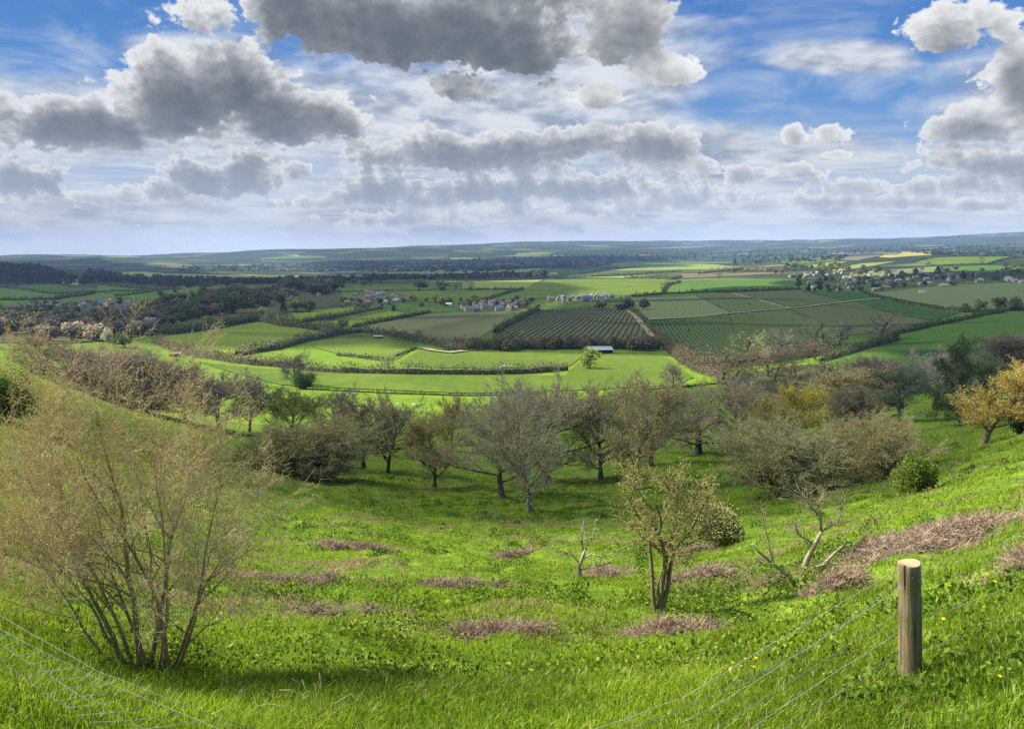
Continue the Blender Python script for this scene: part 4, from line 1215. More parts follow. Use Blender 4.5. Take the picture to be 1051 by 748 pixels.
small_tree()

# bleached wind-broken tree and the broken stump
M_DEAD = mat_plain('bleached dead wood', (.38, .32, .22), (.20, .155, .10), 9, .9, .4)
M_DEADB = mat_plain('dull dead bark', (.20, .165, .095), (.30, .25, .16), 12, .9, .5)
M_SPLIT = mat_plain('torn orange heartwood', (.42, .24, .11), (.30, .17, .08), 14, .9, .4)
def px_path(base, pts):
    """branch drawn as (dx, dy up, depth) in photograph pixels from the foot of the tree"""
    k = px_size(base)
    return [Vector((a * k, c * k, b * k)) for a, b, c in pts]
def add_twigs(sp, R, P, n, L, r):
    A_, B_, q0, q1 = twiggy(R, [P], n, L, r)
    for i in range(0, len(q0), 4): sp.tube([tuple(A_[i])] + [tuple(B_[i + j]) for j in range(4)], [q0[i]] + [q1[i + j] for j in range(4)], 3, cap=False)
def twiggy(R, paths, n, L, r):
    s0 = []; s1 = []; q0 = []; q1 = []
    for _ in range(n):
        P = R.choice(paths); i = R.randrange(len(P) - 1); p = P[i].lerp(P[i + 1], R.random())
        d = (P[i + 1] - P[i]).normalized() + Vector((R.gauss(0, .6), R.gauss(0, .6), R.gauss(.2, .5))); d.normalize()
        l = L * R.uniform(.4, 1.3); a = p
        for j in range(4):
            d = d + Vector((R.gauss(0, .3), R.gauss(0, .3), R.gauss(0, .3))); d.normalize()
            b = a + d * l / 4; s0.append(a); s1.append(b); q0.append(r * (1 - j * .22)); q1.append(r * (1 - (j + 1) * .22)); a = b
    return np.array([tuple(x) for x in s0]), np.array([tuple(x) for x in s1]), q0, q1
def dead_tree():
    base = hit(824, 601); k = px_size(base) * .88
    e = empty('dead_tree', base, 'bleached wind-broken dead tree with bare antler branches on the right slope', 'dead tree', scale=(1.12, 1.1, .88))
    trunk = [([(0,-4,0),(-1,12,0),(3,30,2),(9,48,2),(14,66,0)], [9,7.5,6.5,5,3.6]), ([(-4,-3,2),(-12,10,4),(-26,24,6),(-38,36,8),(-46,48,6)], [6,5,4,3,2]),
             ([(4,0,-3),(10,14,-4),(16,30,-6),(24,44,-8),(36,58,-8)], [6,5,4,3,2])]
    limbs = [([(14,66,0),(12,84,-2),(8,98,-4),(13,114,-4)], [3.6,2.8,2,1]), ([(12,84,-2),(2,96,0),(-4,112,2)], [2.6,1.8,.8]), ([(14,66,0),(26,78,-4),(30,94,-4),(28,104,-2)], [3,2.2,1.6,.8]),
             ([(6,24,-4),(20,32,-8),(40,34,-14),(54,26,-18),(62,14,-20)], [3.4,3,2.6,2.2,1.4]), ([(10,6,-6),(26,8,-14),(42,22,-20),(56,36,-20),(66,44,-20)], [3.2,3,2.4,1.8,.9]),
             ([(2,-2,-4),(14,-8,-12),(20,-16,-16)], [4,3.5,2.5]), ([(-26,24,6),(-40,26,2),(-54,20,-2),(-64,26,-2)], [2.4,2,1.4,.7]), ([(-26,24,6),(-30,44,8),(-34,66,8),(-40,88,6)], [2.2,1.6,1.2,.7]),
             ([(9,48,2),(-4,60,6),(-10,74,6)], [2.4,1.8,1]), ([(24,44,-8),(40,48,-10),(50,60,-8)], [2.2,1.6,.8]), ([(-12,10,4),(-30,10,-4),(-44,4,-8)], [2.6,2,1])]
    sp = Soup(); paths = []
    for pts, rad in trunk: P = px_path(base, pts); sp.tube(P, [r * k * .5 for r in rad], 9); paths.append(P)
    link('trunk', sp.mesh('trunk', [M_DEADB], True), e)
    R = random.Random(2)
    for li, (pts, rad) in enumerate(limbs):
        P = px_path(base, pts); sp = Soup(); sp.tube(P, [r * k * .37 for r in rad], 7); add_twigs(sp, R, P, 55, 26 * k, .33 * k); link('branch', sp.mesh('branch', [M_DEAD if li in (3, 4, 5) else M_DEADB], True), e); paths.append(P)
    sp = Soup()
    P = px_path(base, [(14,8,-7),(17,20,-7),(20,34,-6)]); sp.tube(P, [4.2 * k, 3.4 * k, .6 * k], 6)
    link('torn_wood', sp.mesh('torn_wood', [M_SPLIT], False), e)
dead_tree()
def broken_stump():
    base = hit(596, 592); k = px_size(base)
    e = empty('broken_stump', base, 'short pale broken stump with thin dead branches near the slope centre', 'dead tree')
    spec = [([(0,-3,0),(-2,10,0),(2,22,0),(4,30,0)], [4.2,3.6,3,1.8]), ([(2,20,0),(10,26,-4),(22,24,-6),(34,30,-8),(46,36,-8)], [2.2,1.7,1.3,1,.6])]
    limbs = [([(3,26,0),(0,44,2),(3,60,2)], [1.6,1.1,.6]), ([(4,28,0),(12,46,-2),(14,62,-2)], [1.5,1,.5]), ([(-1,14,0),(-10,24,2),(-18,26,2)], [1.5,1,.6]), ([(0,8,0),(18,14,-6),(34,20,-8)], [1.6,1.2,.6])]
    sp = Soup(); paths = []; R = random.Random(6)
    for pts, rad in spec: P = px_path(base, pts); sp.tube(P, [r * k * .55 for r in rad], 8); paths.append(P)
    link('trunk', sp.mesh('trunk', [M_DEAD], True), e)
    for pts, rad in limbs:
        P = px_path(base, pts); sp = Soup(); sp.tube(P, [r * k * .5 for r in rad], 6); add_twigs(sp, R, P, 16, 20 * k, .4 * k); link('branch', sp.mesh('branch', [M_DEAD], True), e); paths.append(P)
broken_stump()

# leafy bushes on the slope
def leafy_bush(name, x, y, wpx, hpx, label, color, n, lsz, seed, flowers=None, lumps=14, stem=(.08, .06, .04)):
    base = hit(x, y); k = px_size(base); W = wpx * k; Hh = hpx * k
    e = empty(name, base, label, 'bush')
    rg = np.random.default_rng(seed)
    c = rg.normal(size=(lumps, 3)); c /= np.linalg.norm(c, axis=1, keepdims=True); c *= rg.uniform(.3, .72, (lumps, 1))
    c[:, 2] = np.abs(c[:, 2]) * .8 + .12
    rad = rg.uniform(.2, .4, lumps); idx = rg.integers(0, lumps, n)
    d = rg.normal(size=(n, 3)); d /= np.linalg.norm(d, axis=1, keepdims=True)
    C = c[idx] + d * (rad[idx] * (.55 + .5 * rg.random(n)) * (1 + .35 * (rg.random(n) > .93)))[:, None]
    mx = np.abs(C[:, :2]).max(); C[:, :2] /= mx * 2; C[:, 2] /= C[:, 2].max()
    C = C[C[:, 2] > .02]; n = len(C)
    C = C * np.array([W, W * .9, Hh])
    V, Fq = quads(C, lsz * rg.uniform(.6, 1.4, n), rg, .6, .2)
    link('leaves', np_mesh('leaves', V, Fq, [M_LEAF], None, {'var': np.repeat(rg.random(n), 4)}), e, color)
    sp = Soup(); R = random.Random(seed)
    for i in range(lumps):
        q = Vector(tuple(c[i] * np.array([.5, .45, .8]) * np.array([W, W, Hh])))
        sp.tube([(R.uniform(-.05, .05), R.uniform(-.05, .05), -.05), q * .5 + Vector((0, 0, .1 * Hh)), q], [.022 * Hh, .015 * Hh, .005 * Hh], 5)
    link('stems', sp.mesh('stems', [M_BARK], True), e, stem)
    if flowers:
        col, nf, fs = flowers
        s = C / np.array([W, W * .9, Hh]); rr = np.hypot(np.hypot(s[:, 0], s[:, 1]) * 2, s[:, 2])
        pick = rg.choice(np.nonzero((rr > .72) & (s[:, 2] > .35))[0], nf); Cf = C[pick] * 1.02
        V, Fq = quads(Cf, fs * rg.uniform(.6, 1.4, nf), rg, .9, .5)
        link('flowers', np_mesh('flowers', V, Fq, [M_LEAF], None, {'var': np.repeat(rg.random(nf) * .5 + .4, 4)}), e, col)
    return e
leafy_bush('flowering_bush', 737, 562, 64, 48, 'rounded green bush topped with cream blossom behind the lichen covered small tree', (.085, .125, .03), 9000, .035, 21, ((.66, .58, .28), 5200, .022), 22)
leafy_bush('hawthorn_bush', 943, 505, 62, 52, 'bright green leafing hawthorn bush high on the right slope', (.19, .25, .045), 6000, .06, 22, None, 9)
leafy_bush('bramble_bush', 8, 432, 66, 64, 'bright green bramble bush at the left edge below the bare trees', (.15, .24, .03), 8000, .085, 23, None, 12)
leafy_bush('ivy_bush', 1046, 446, 40, 56, 'dark green ivy clad bush at the right edge beside the golden tree', (.03, .06, .015), 6000, .08, 24, None, 9)
# ------------------------------------------------------------------ trees below the slope
GREY = dict(bark=(.13, .115, .09), twig=(.17, .145, .115))
ASH = dict(H=1, levels=4, up=.13, ratio=(.58, .55, .46, .5), ang=(.88, .62, .6, .65))
P_ASH = [tree_meshes(101, trunk=.22, spread=1.0, counts=(13, 10, 8, 8), r0=.026, **ASH),
         tree_meshes(102, trunk=.24, spread=1.05, counts=(13, 10, 8, 8), r0=.024, **ASH),
         tree_meshes(103, trunk=.20, spread=1.1, counts=(12, 10, 9, 8), r0=.028, **ASH)]
P_OAK = [tree_meshes(111, H=1, trunk=.16, spread=1.25, levels=4, counts=(9, 9, 9, 7), r0=.04, up=.05, wobble=.28, ang=(1.1, .85, .8, .8)),
         tree_meshes(112, H=1, trunk=.15, spread=1.2, levels=4, counts=(10, 9, 8, 7), r0=.036, up=.06, wobble=.24, ang=(1.05, .85, .8, .8))]
P_BUD = [tree_meshes(121, leaf_n=5500, leaf_size=.0085, leaf_spread=.016, trunk=.2, spread=1.05, counts=(13, 10, 8, 7), r0=.024, **ASH),
         tree_meshes(122, leaf_n=5500, leaf_size=.0085, leaf_spread=.018, trunk=.18, spread=1.15, counts=(12, 10, 9, 7), r0=.024, wobble=.2, **ASH)]
P_DOME = [tree_meshes(131, leaf_n=5000, leaf_size=.009, H=1, stems=8, stem_lean=.85, levels=3, counts=(18, 13, 12), r0=.018, up=.05, start=.08, ang=(.75, .65, .7), ratio=(.6, .5, .45)),
          tree_meshes(132, leaf_n=5000, leaf_size=.009, H=1, stems=9, stem_lean=.95, levels=3, counts=(17, 13, 12), r0=.017, up=.05, start=.06, ang=(.8, .65, .7), ratio=(.6, .5, .45))]
P_EVER = [tree_meshes(141, leaf_n=15000, leaf_size=.013, leaf_spread=.028, H=1, trunk=.3, spread=1.1, levels=3, counts=(11, 9, 8), r0=.03, up=.03, wobble=.25),
          tree_meshes(142, leaf_n=14000, leaf_size=.013, leaf_spread=.028, H=1, trunk=.34, spread=1.0, levels=3, counts=(10, 9, 8), r0=.032, up=.04, wobble=.3)]

FAR = [far_tree_meshes(201, zc=.48, flat=.95), far_tree_meshes(202, lumps=7, flat=.9, zc=.52), far_tree_meshes(203, lumps=12, zc=.46, flat=1.0), far_tree_meshes(204, lumps=6, flat=.8, zc=.5)]
LOW = [far_tree_meshes(206, n=600, lumps=12, zc=.40, flat=.95, size=.05, trunk_h=.1)]
CONE = [far_tree_meshes(205, cone=True)]
BARE_FAR = [tree_meshes(211, H=1, trunk=.15, levels=3, counts=(10, 8, 8), r0=.03, rmin=.004, up=.08), tree_meshes(212, H=1, trunk=.15, levels=3, counts=(9, 9, 8), r0=.03, rmin=.004, up=.06)]

def plant(protos, x, yb, yt, wpx, label, twig, bark=(.10, .085, .06), cat='tree', name='bare_tree', group=None, i=[0], dist=None):
    i[0] += 1
    p = hit(x, yb)
    if dist is not None:      # a foot hidden behind the brow of the slope: stand it on the ground at that distance
        dx, dy, dz = [float(q) for q in ray(x, yb)]; n = math.hypot(dx, dy)
        p = Vector((dist * dx / n, dist * dy / n, float(height(dist * dx / n, dist * dy / n))))
    k = px_size(p) * (1.24 if name in ('bare_tree', 'budding_tree', 'gnarled_tree', 'twiggy_bush') else 1.0)
    ztop = CAMZ + float(slope_at(x, yt)) * math.hypot(p.x, p.y)
    h = (ztop - p.z) * 1.0; w = wpx * k
    return put_tree(name, protos[i[0] % len(protos)], p, h, w, label, cat, group, bark, twig, sink=.03 * h * .2)

T = [
 # protos, x, base row, top row, width px, label, twig colour, bark, name
 (P_ASH, 545,525,386,122, 'tallest grey leafless tree standing foremost in the middle of the grove', (.20,.172,.105), (.18,.155,.11), 'bare_tree'),
 (P_ASH, 515,510,396,108, 'pale grey leafless tree just left of the tallest grove tree', (.22,.19,.12), (.11,.095,.065), 'bare_tree'),
 (P_ASH, 562,494,388,108, 'leafless tree behind and right of the tallest grove tree', (.20,.165,.10), (.09,.08,.06), 'bare_tree'),
 (P_ASH, 398,486,406,78, 'dark leafless tree with an open round crown left of the grove', (.15,.12,.075), (.055,.05,.045), 'bare_tree'),
 (P_ASH, 373,480,404,74, 'leafless tree with a slim dark trunk behind the domed brown bush', (.16,.125,.08), (.06,.055,.05), 'bare_tree'),
 (P_BUD, 446,500,420,72, 'small brownish budding tree standing alone left of the grove', (.18,.155,.06), (.07,.06,.045), 'budding_tree'),
 (P_BUD, 463,462,405,38, 'slim reddish brown tree behind the small budding tree', (.20,.14,.06), (.09,.06,.04), 'budding_tree'),
 (P_DOME, 325,490,430,102, 'domed olive brown bush of dense twigs at the left of the grove', (.18,.155,.07), (.07,.06,.045), 'twiggy_bush'),
 (P_BUD, 300,452,395,66, 'olive green budding tree above the domed brown bush', (.13,.135,.045), (.08,.07,.05), 'budding_tree'),
 (P_ASH, 345,452,398,56, 'purplish grey leafless tree behind the slim dark trunked tree', (.15,.13,.09), (.08,.07,.06), 'bare_tree'),
 (P_BUD, 617,492,392,92, 'reddish brown budding tree at the right side of the grove', (.20,.165,.085), (.10,.085,.06), 'budding_tree'),
 (P_BUD, 650,502,386,110, 'broad brown budding tree behind the lichen covered small tree', (.21,.175,.09), (.10,.085,.06), 'budding_tree'),
 (P_ASH, 668,478,388,88, 'leafless brown tree filling the right edge of the grove', (.17,.15,.085), (.09,.075,.06), 'bare_tree'),
 (P_OAK, 716,466,398,98, 'dark gnarled tree with low spreading bare boughs right of the grove', (.17,.14,.085), (.06,.055,.045), 'gnarled_tree'),
 (P_ASH, 757,462,384,72, 'tall thin leafless tree right behind the gnarled tree', (.20,.165,.105), (.11,.10,.08), 'bare_tree'),
 (P_DOME, 808,506,436,118, 'widest grey brown thicket of dense twigs behind the dead tree', (.20,.18,.085), (.09,.08,.055), 'twiggy_bush'),
 (P_DOME, 905,492,424,92, 'dense rounded twiggy bush beside the hawthorn on the right slope', (.235,.20,.095), (.10,.085,.06), 'twiggy_bush'),
 (P_BUD, 826,455,390,72, 'ochre yellow budding tree in the middle of the right-hand trees', (.25,.21,.035), (.09,.075,.05), 'budding_tree'),
 (P_BUD, 792,470,404,84, 'brown tree left of the ochre yellow tree', (.18,.15,.055), (.08,.07,.05), 'budding_tree'),
 (P_BUD, 845,432,371,118, 'broad light brown tree behind the ochre yellow tree', (.22,.18,.085), (.10,.085,.06), 'budding_tree'),
 (P_EVER, 921,434,374,84, 'silvery grey evergreen tree with a bare trunk below the dark pine', (.11,.125,.08), (.10,.08,.06), 'evergreen_tree'),
 (P_EVER, 985,436,343,72, 'tall dark evergreen pine with a pale leaning trunk at the right', (.06,.075,.035), (.30,.22,.14), 'pine_tree'),
 (P_EVER, 1012,420,362,60, 'grey green evergreen crown just right of the tall pine', (.12,.135,.075), (.12,.10,.07), 'evergreen_tree'),
 (P_BUD, 1009,457,366,122, 'golden brown spreading tree with fresh leaves at the right edge', (.215,.165,.05), (.17,.13,.08), 'budding_tree'),
 (P_ASH, 958,418,356,84, 'purplish grey leafless tree between the silvery evergreen and the pine', (.20,.165,.15), (.11,.09,.08), 'bare_tree'),
 (P_DOME, 897,402,366,52, 'dark purple brown bush on the edge of the right green field', (.115,.085,.065), (.07,.06,.05), 'twiggy_bush'),
 (P_DOME, 873,436,396,56, 'dull brown thicket left of the silvery evergreen', (.13,.115,.065), (.07,.06,.05), 'twiggy_bush'),
 (P_DOME, 1040,380,342,60, 'dark round leafless tree at the right edge above the golden tree', (.10,.085,.06), (.07,.06,.05), 'twiggy_bush'),
 (LOW, 606,378.5,352,25, 'lime green willow beside the open barn', (.17,.20,.045), (.12,.10,.06), 'willow_tree'),
 (P_ASH, 691,397,372,22, 'small leafless tree alone at the right end of the pasture ditch', (.15,.12,.10), (.09,.08,.06), 'bare_tree'),
 (P_ASH, 304,396,361,34, 'dark leafless tree clump at the left end of the pasture hedge', (.10,.085,.07), (.06,.05,.045), 'twiggy_bush'),
 (P_DOME, 313,399,381,20, 'low dark green bush below the dark clump at the pasture hedge', (.05,.075,.03), (.06,.05,.045), 'twiggy_bush'),
 (P_BUD, 398,382,361,14, 'small pale green bush standing in the pasture hedge', (.22,.23,.10), (.12,.10,.07), 'budding_tree'),
]
for pr, x, yb, yt, wpx, lab, tw, bk, nm in T:
    plant(pr, x, yb, yt, wpx, lab, tw, bk, 'bush' if 'bush' in nm else 'tree', nm)

# leafless thicket beyond the brow on the left: feet hidden, crowns show behind the big shrub
LT = [
 (30, 372, 340, 70, 150, 'brown leafless tree at the left edge above the bramble bush', (.15,.12,.075)),
 (70, 400, 352, 80, 140, 'brown leafless tree second from the left beyond the brow', (.16,.125,.085)),
 (110, 405, 358, 84, 135, 'purplish leafless tree third from the left beyond the brow', (.15,.115,.095)),
 (150, 412, 362, 84, 132, 'leafless grey brown tree behind the top of the big bare shrub', (.15,.125,.09)),
 (190, 418, 372, 80, 128, 'purple brown leafless tree just right of the big bare shrub top', (.145,.11,.095)),
 (225, 425, 378, 74, 130, 'purplish thicket tree left of the olive budding tree', (.15,.115,.10)),
 (255, 430, 384, 60, 135, 'leafless tree with upright twigs beside the olive budding tree', (.15,.13,.09)),
 (272, 480, 448, 52, 75, 'green brown twiggy bush on the brow right of the big shrub', (.15,.16,.05)),
]
for x, yb, yt, wpx, dist, lab, tw in LT:
    plant(P_DOME if wpx < 60 or wpx > 82 else P_ASH, x, yb, yt, wpx, lab, tw, (.09,.075,.055), 'tree', 'bare_tree', dist=dist)

# ------------------------------------------------------------------ trees and hedges of the vale
VT = [
 (CONE, 291,322,304,9, 'dark pointed conifer beside the bright field', (.018,.035,.018), 'conifer_tree'),
 (FAR, 304,320,301,30, 'pale willow green tree clump beside the dark conifer', (.16,.18,.07), 'leafy_tree'),
 (FAR, 318,320,305,22, 'dull olive tree right of the pale willow clump', (.12,.12,.06), 'leafy_tree'),
 (FAR, 270,325,314,16, 'lime yellow tree at the far corner of the bright field', (.24,.26,.05), 'leafy_tree'),
 (FAR, 240,322,299,38, 'big rounded dark green tree in the wood beyond the bright field', (.055,.085,.022), 'leafy_tree'),
 (FAR, 212,336,322,16, 'yellow green tree at the left end of the hedge by the bright field', (.13,.16,.035), 'leafy_tree'),
 (FAR, 352,338,325,18, 'grey green tree where the two lime strips meet', (.14,.14,.075), 'leafy_tree'),
 (CONE, 404,320,313,7, 'dark conifer at the village end of the lime strip', (.025,.045,.025), 'conifer_tree'),
 (FAR, 452,313,303,8, 'pale orange blossoming tree beside the white tent roof', (.34,.25,.10), 'leafy_tree'),
 (BARE_FAR, 483,298,287,13, 'lone bare round tree on the pale field edge above the village', (.09,.085,.05), 'bare_tree'),
 (BARE_FAR, 468,298,289,11, 'smaller bare tree left of the lone round tree on the pale field', (.10,.10,.06), 'bare_tree'),
 (FAR, 430,298,287,24, 'leafless brown clump left end of the tree row above the village', (.13,.12,.075), 'leafy_tree'),
 (FAR, 452,298,287,22, 'olive clump in the tree row above the village', (.12,.135,.06), 'leafy_tree'),
 (FAR, 551,286,276,10, 'pale pinkish tree at the upper edge of the great green field', (.24,.22,.12), 'leafy_tree'),
 (CONE, 559,287,277,5, 'dark narrow tree beside the pale pinkish tree', (.03,.045,.02), 'conifer_tree'),
 (FAR, 568,286,279,12, 'pale tree right of the dark narrow tree', (.20,.21,.11), 'leafy_tree'),
 (BARE_FAR, 428,345,338,12, 'small bare tree in the hedge below the olive field', (.10,.09,.06), 'bare_tree'),
 (FAR, 660,318,304,16, 'brown tree at the right end of the house row', (.09,.08,.05), 'leafy_tree'),
 (FAR, 645,318,304,18, 'dark brown tree beside the right end of the house row', (.085,.075,.05), 'leafy_tree'),
 (FAR, 618,318,309,22, 'olive copse in front of the house row', (.075,.085,.035), 'leafy_tree'),
 (FAR, 640,318,311,26, 'dark copse at the top of the striped vineyard', (.06,.06,.035), 'leafy_tree'),
 (BARE_FAR, 682,300,288,9, 'bare tree at the corner of the dark hedge and the pale green field', (.06,.06,.04), 'bare_tree'),
 (BARE_FAR, 738,287,278,7, 'single dark bare tree in the brown ploughed field', (.08,.075,.055), 'bare_tree'),
 (CONE, 754,273,265,6, 'dark tree on the skyline of the sunny strip', (.03,.05,.02), 'conifer_tree'),
 (BARE_FAR, 763,370,338,44, 'olive green tree at the lower edge of the dark vineyard', (.13,.135,.06), 'bare_tree'),
 (BARE_FAR, 803,368,336,40, 'grey leafless tree at the lower edge of the dark vineyard', (.115,.105,.075), 'bare_tree'),
 (BARE_FAR, 842,362,328,40, 'grey brown leafless tree right of the dark vineyard', (.115,.10,.075), 'bare_tree'),
 (BARE_FAR, 862,354,330,26, 'small leafless tree in the hedge right of the dark vineyard', (.10,.09,.065), 'bare_tree'),
 (BARE_FAR, 903,348,319,40, 'purple brown leafless tree at the corner of the right green field', (.125,.10,.085), 'bare_tree'),
 (FAR, 915,350,339,16, 'dark low bush under the purple brown tree at the green field', (.045,.06,.025), 'leafy_tree'),
 (FAR, 1006,319,305,18, 'pale green willow at the edge of the playing field', (.15,.17,.065), 'leafy_tree'),
 (FAR, 1024,319,303,22, 'brown tree beside the pale green willow at the playing field', (.12,.11,.06), 'leafy_tree'),
 (FAR, 1042,319,303,22, 'olive willow at the right edge of the playing field', (.11,.125,.05), 'leafy_tree'),
 (FAR, 992,319,309,10, 'small pale willow left of the pale green one', (.14,.15,.07), 'leafy_tree'),
 (CONE, 962,282,273,10, 'dark conifer in the middle of the right-hand village', (.022,.04,.028), 'conifer_tree'),
 (CONE, 988,288,277,9, 'dark broad conifer towards the right end of the right-hand village', (.022,.04,.022), 'conifer_tree'),
 (CONE, 998,287,279,5, 'thin dark conifer right of the broad village conifer', (.022,.04,.022), 'conifer_tree'),
 (CONE, 830,299,290,6, 'dark conifer at the left end of the right-hand village', (.022,.035,.018), 'conifer_tree'),
 (BARE_FAR, 952,273,266,6, 'small tree on the bright sloping field behind the village', (.07,.08,.035), 'bare_tree'),
 (BARE_FAR, 1007,272,262,7, 'bare tree on the edge of the bright field behind the village', (.07,.07,.04), 'bare_tree'),
 (BARE_FAR, 1033,277,269,7, 'dark bare tree on the green slope behind the village', (.05,.055,.035), 'bare_tree'),
 (FAR, 128,357,338,30, 'dark evergreen bush at the edge of the small left meadow', (.05,.08,.035), 'leafy_tree'),
 (FAR, 42,346,331,16, 'whitish blossoming bush among the left thickets', (.30,.28,.23), 'blossom_tree'),
 (FAR, 76,347,328,30, 'biggest cream blossoming tree below the left village', (.36,.30,.19), 'blossom_tree'),
 (FAR, 97,350,331,28, 'cream blossoming tree in the middle of the blossom row', (.34,.28,.18), 'blossom_tree'),
 (FAR, 112,352,333,16, 'pale blossoming bush at the right end of the cream row', (.33,.29,.22), 'blossom_tree'),
 (FAR, 140,343,324,22, 'pinkish white blossoming tree right of the dark evergreen bush', (.34,.28,.23), 'blossom_tree'),
 (FAR, 155,338,324,16, 'white blossoming bush beside the pinkish white tree', (.33,.30,.26), 'blossom_tree'),
]
for pr, x, yb, yt, wpx, lab, tw, nm in VT:
    plant(pr, x, yb, yt, wpx, lab, tw, (.07,.06,.045), 'tree', nm)

def scatter(poly, n, labels, group, cols, hpx, seed, wk=1.25, name='woodland_tree', protos=None):
    R = random.Random(seed)
    xs = [p[0] for p in poly]; ys = [p[1] for p in poly]; k = 0; tries = 0
    while k < n and tries < n * 40:
        tries += 1
        x = R.uniform(min(xs), max(xs)); y = R.uniform(min(ys), max(ys))
        if not inside(x, y, poly): continue
        k += 1; h = R.uniform(*hpx)
        c = R.choice(cols); f = R.uniform(.8, 1.2)
        plant(protos or FAR, x, y, y - h, h * wk * R.uniform(.8, 1.3), labels, tuple(q * f * 1.15 for q in c), (.07,.06,.045), 'tree', name, group)
DK = [(.055,.065,.03), (.08,.075,.045), (.10,.085,.065), (.06,.055,.04), (.05,.07,.025), (.095,.08,.05)]
scatter([(165,335),(255,318),(350,300),(352,292),(300,296),(200,306),(150,318),(140,334)], 215, 'tree in the dark mixed wood between the bright field and the left-hand hill', 'trees of the dark wood beyond the bright field', DK, (8, 15), 1)
scatter([(-10,345),(60,352),(160,343),(160,334),(60,328),(-10,328)], 95, 'leafless tree in the brown thicket between the left village and the blossom', 'thicket trees below the left village', [(.10,.085,.055),(.12,.10,.07),(.09,.09,.045),(.115,.095,.08)], (12, 22), 2, name='thicket_tree')
scatter([(0,322),(140,322),(180,318),(140,308),(0,312)], 26, 'tree standing among the houses of the left village', 'trees of the left village', DK, (4, 8), 3, name='garden_tree')
scatter([(352,320),(415,314),(440,316),(520,319),(555,316),(550,309),(470,308),(420,309),(350,308)], 75, 'tree standing among the houses of the middle village', 'trees of the middle village', [(.11,.12,.05),(.10,.09,.055),(.15,.15,.06),(.07,.075,.035)], (4, 7.5), 4, name='garden_tree')
scatter([(815,300),(900,300),(960,294),(1050,292),(1050,281),(960,277),(880,277),(815,285)], 105, 'tree standing among the houses of the right-hand village', 'trees of the right-hand village', [(.07,.08,.035),(.10,.09,.05),(.13,.14,.055),(.05,.055,.03)], (4, 7), 5, name='garden_tree')
scatter([(740,283),(815,282),(880,277),(870,272),(790,274),(745,277)], 50, 'tree in the belt between the sunny strip and the right-hand village', 'trees of the belt behind the right-hand village', [(.11,.115,.05),(.14,.13,.05),(.20,.17,.04),(.09,.085,.05)], (3.5, 7), 6)
scatter([(845,387),(900,402),(880,432),(800,432),(760,412),(735,405),(745,392),(800,378)], 18, 'brown tree of the thick belt between the grove and the dark vineyard', 'trees of the brown belt below the vineyard', [(.12,.10,.055),(.13,.11,.065),(.10,.09,.05),(.13,.12,.06)], (22, 36), 7, 1.2, 'bare_tree', BARE_FAR)
scatter([(470,358),(676,358),(676,361),(625,358.6),(590,360),(470,361)], 62, 'bare tree in the tall hedge below the striped vineyard', 'hedge trees below the striped vineyard', [(.11,.095,.055),(.10,.085,.06),(.12,.11,.05)], (11, 17), 9, 1.1, 'hedgerow_tree', BARE_FAR + FAR[:1])
scatter([(676,349),(690,360),(715,378),(745,388),(800,378),(850,366),(850,360),(800,368),(740,376),(700,362)], 30, 'bushy tree in the purple brown thicket round the dark vineyard', 'thicket trees round the dark vineyard', [(.10,.09,.05),(.105,.095,.055),(.09,.095,.045)], (9, 15), 10, 1.2, 'thicket_tree', BARE_FAR)
scatter([(150,318),(350,298),(420,289),(420,284),(300,291),(150,302)], 40, 'small tree in the shaded land behind the dark wood', 'far trees behind the dark wood', DK, (4, 7), 8)

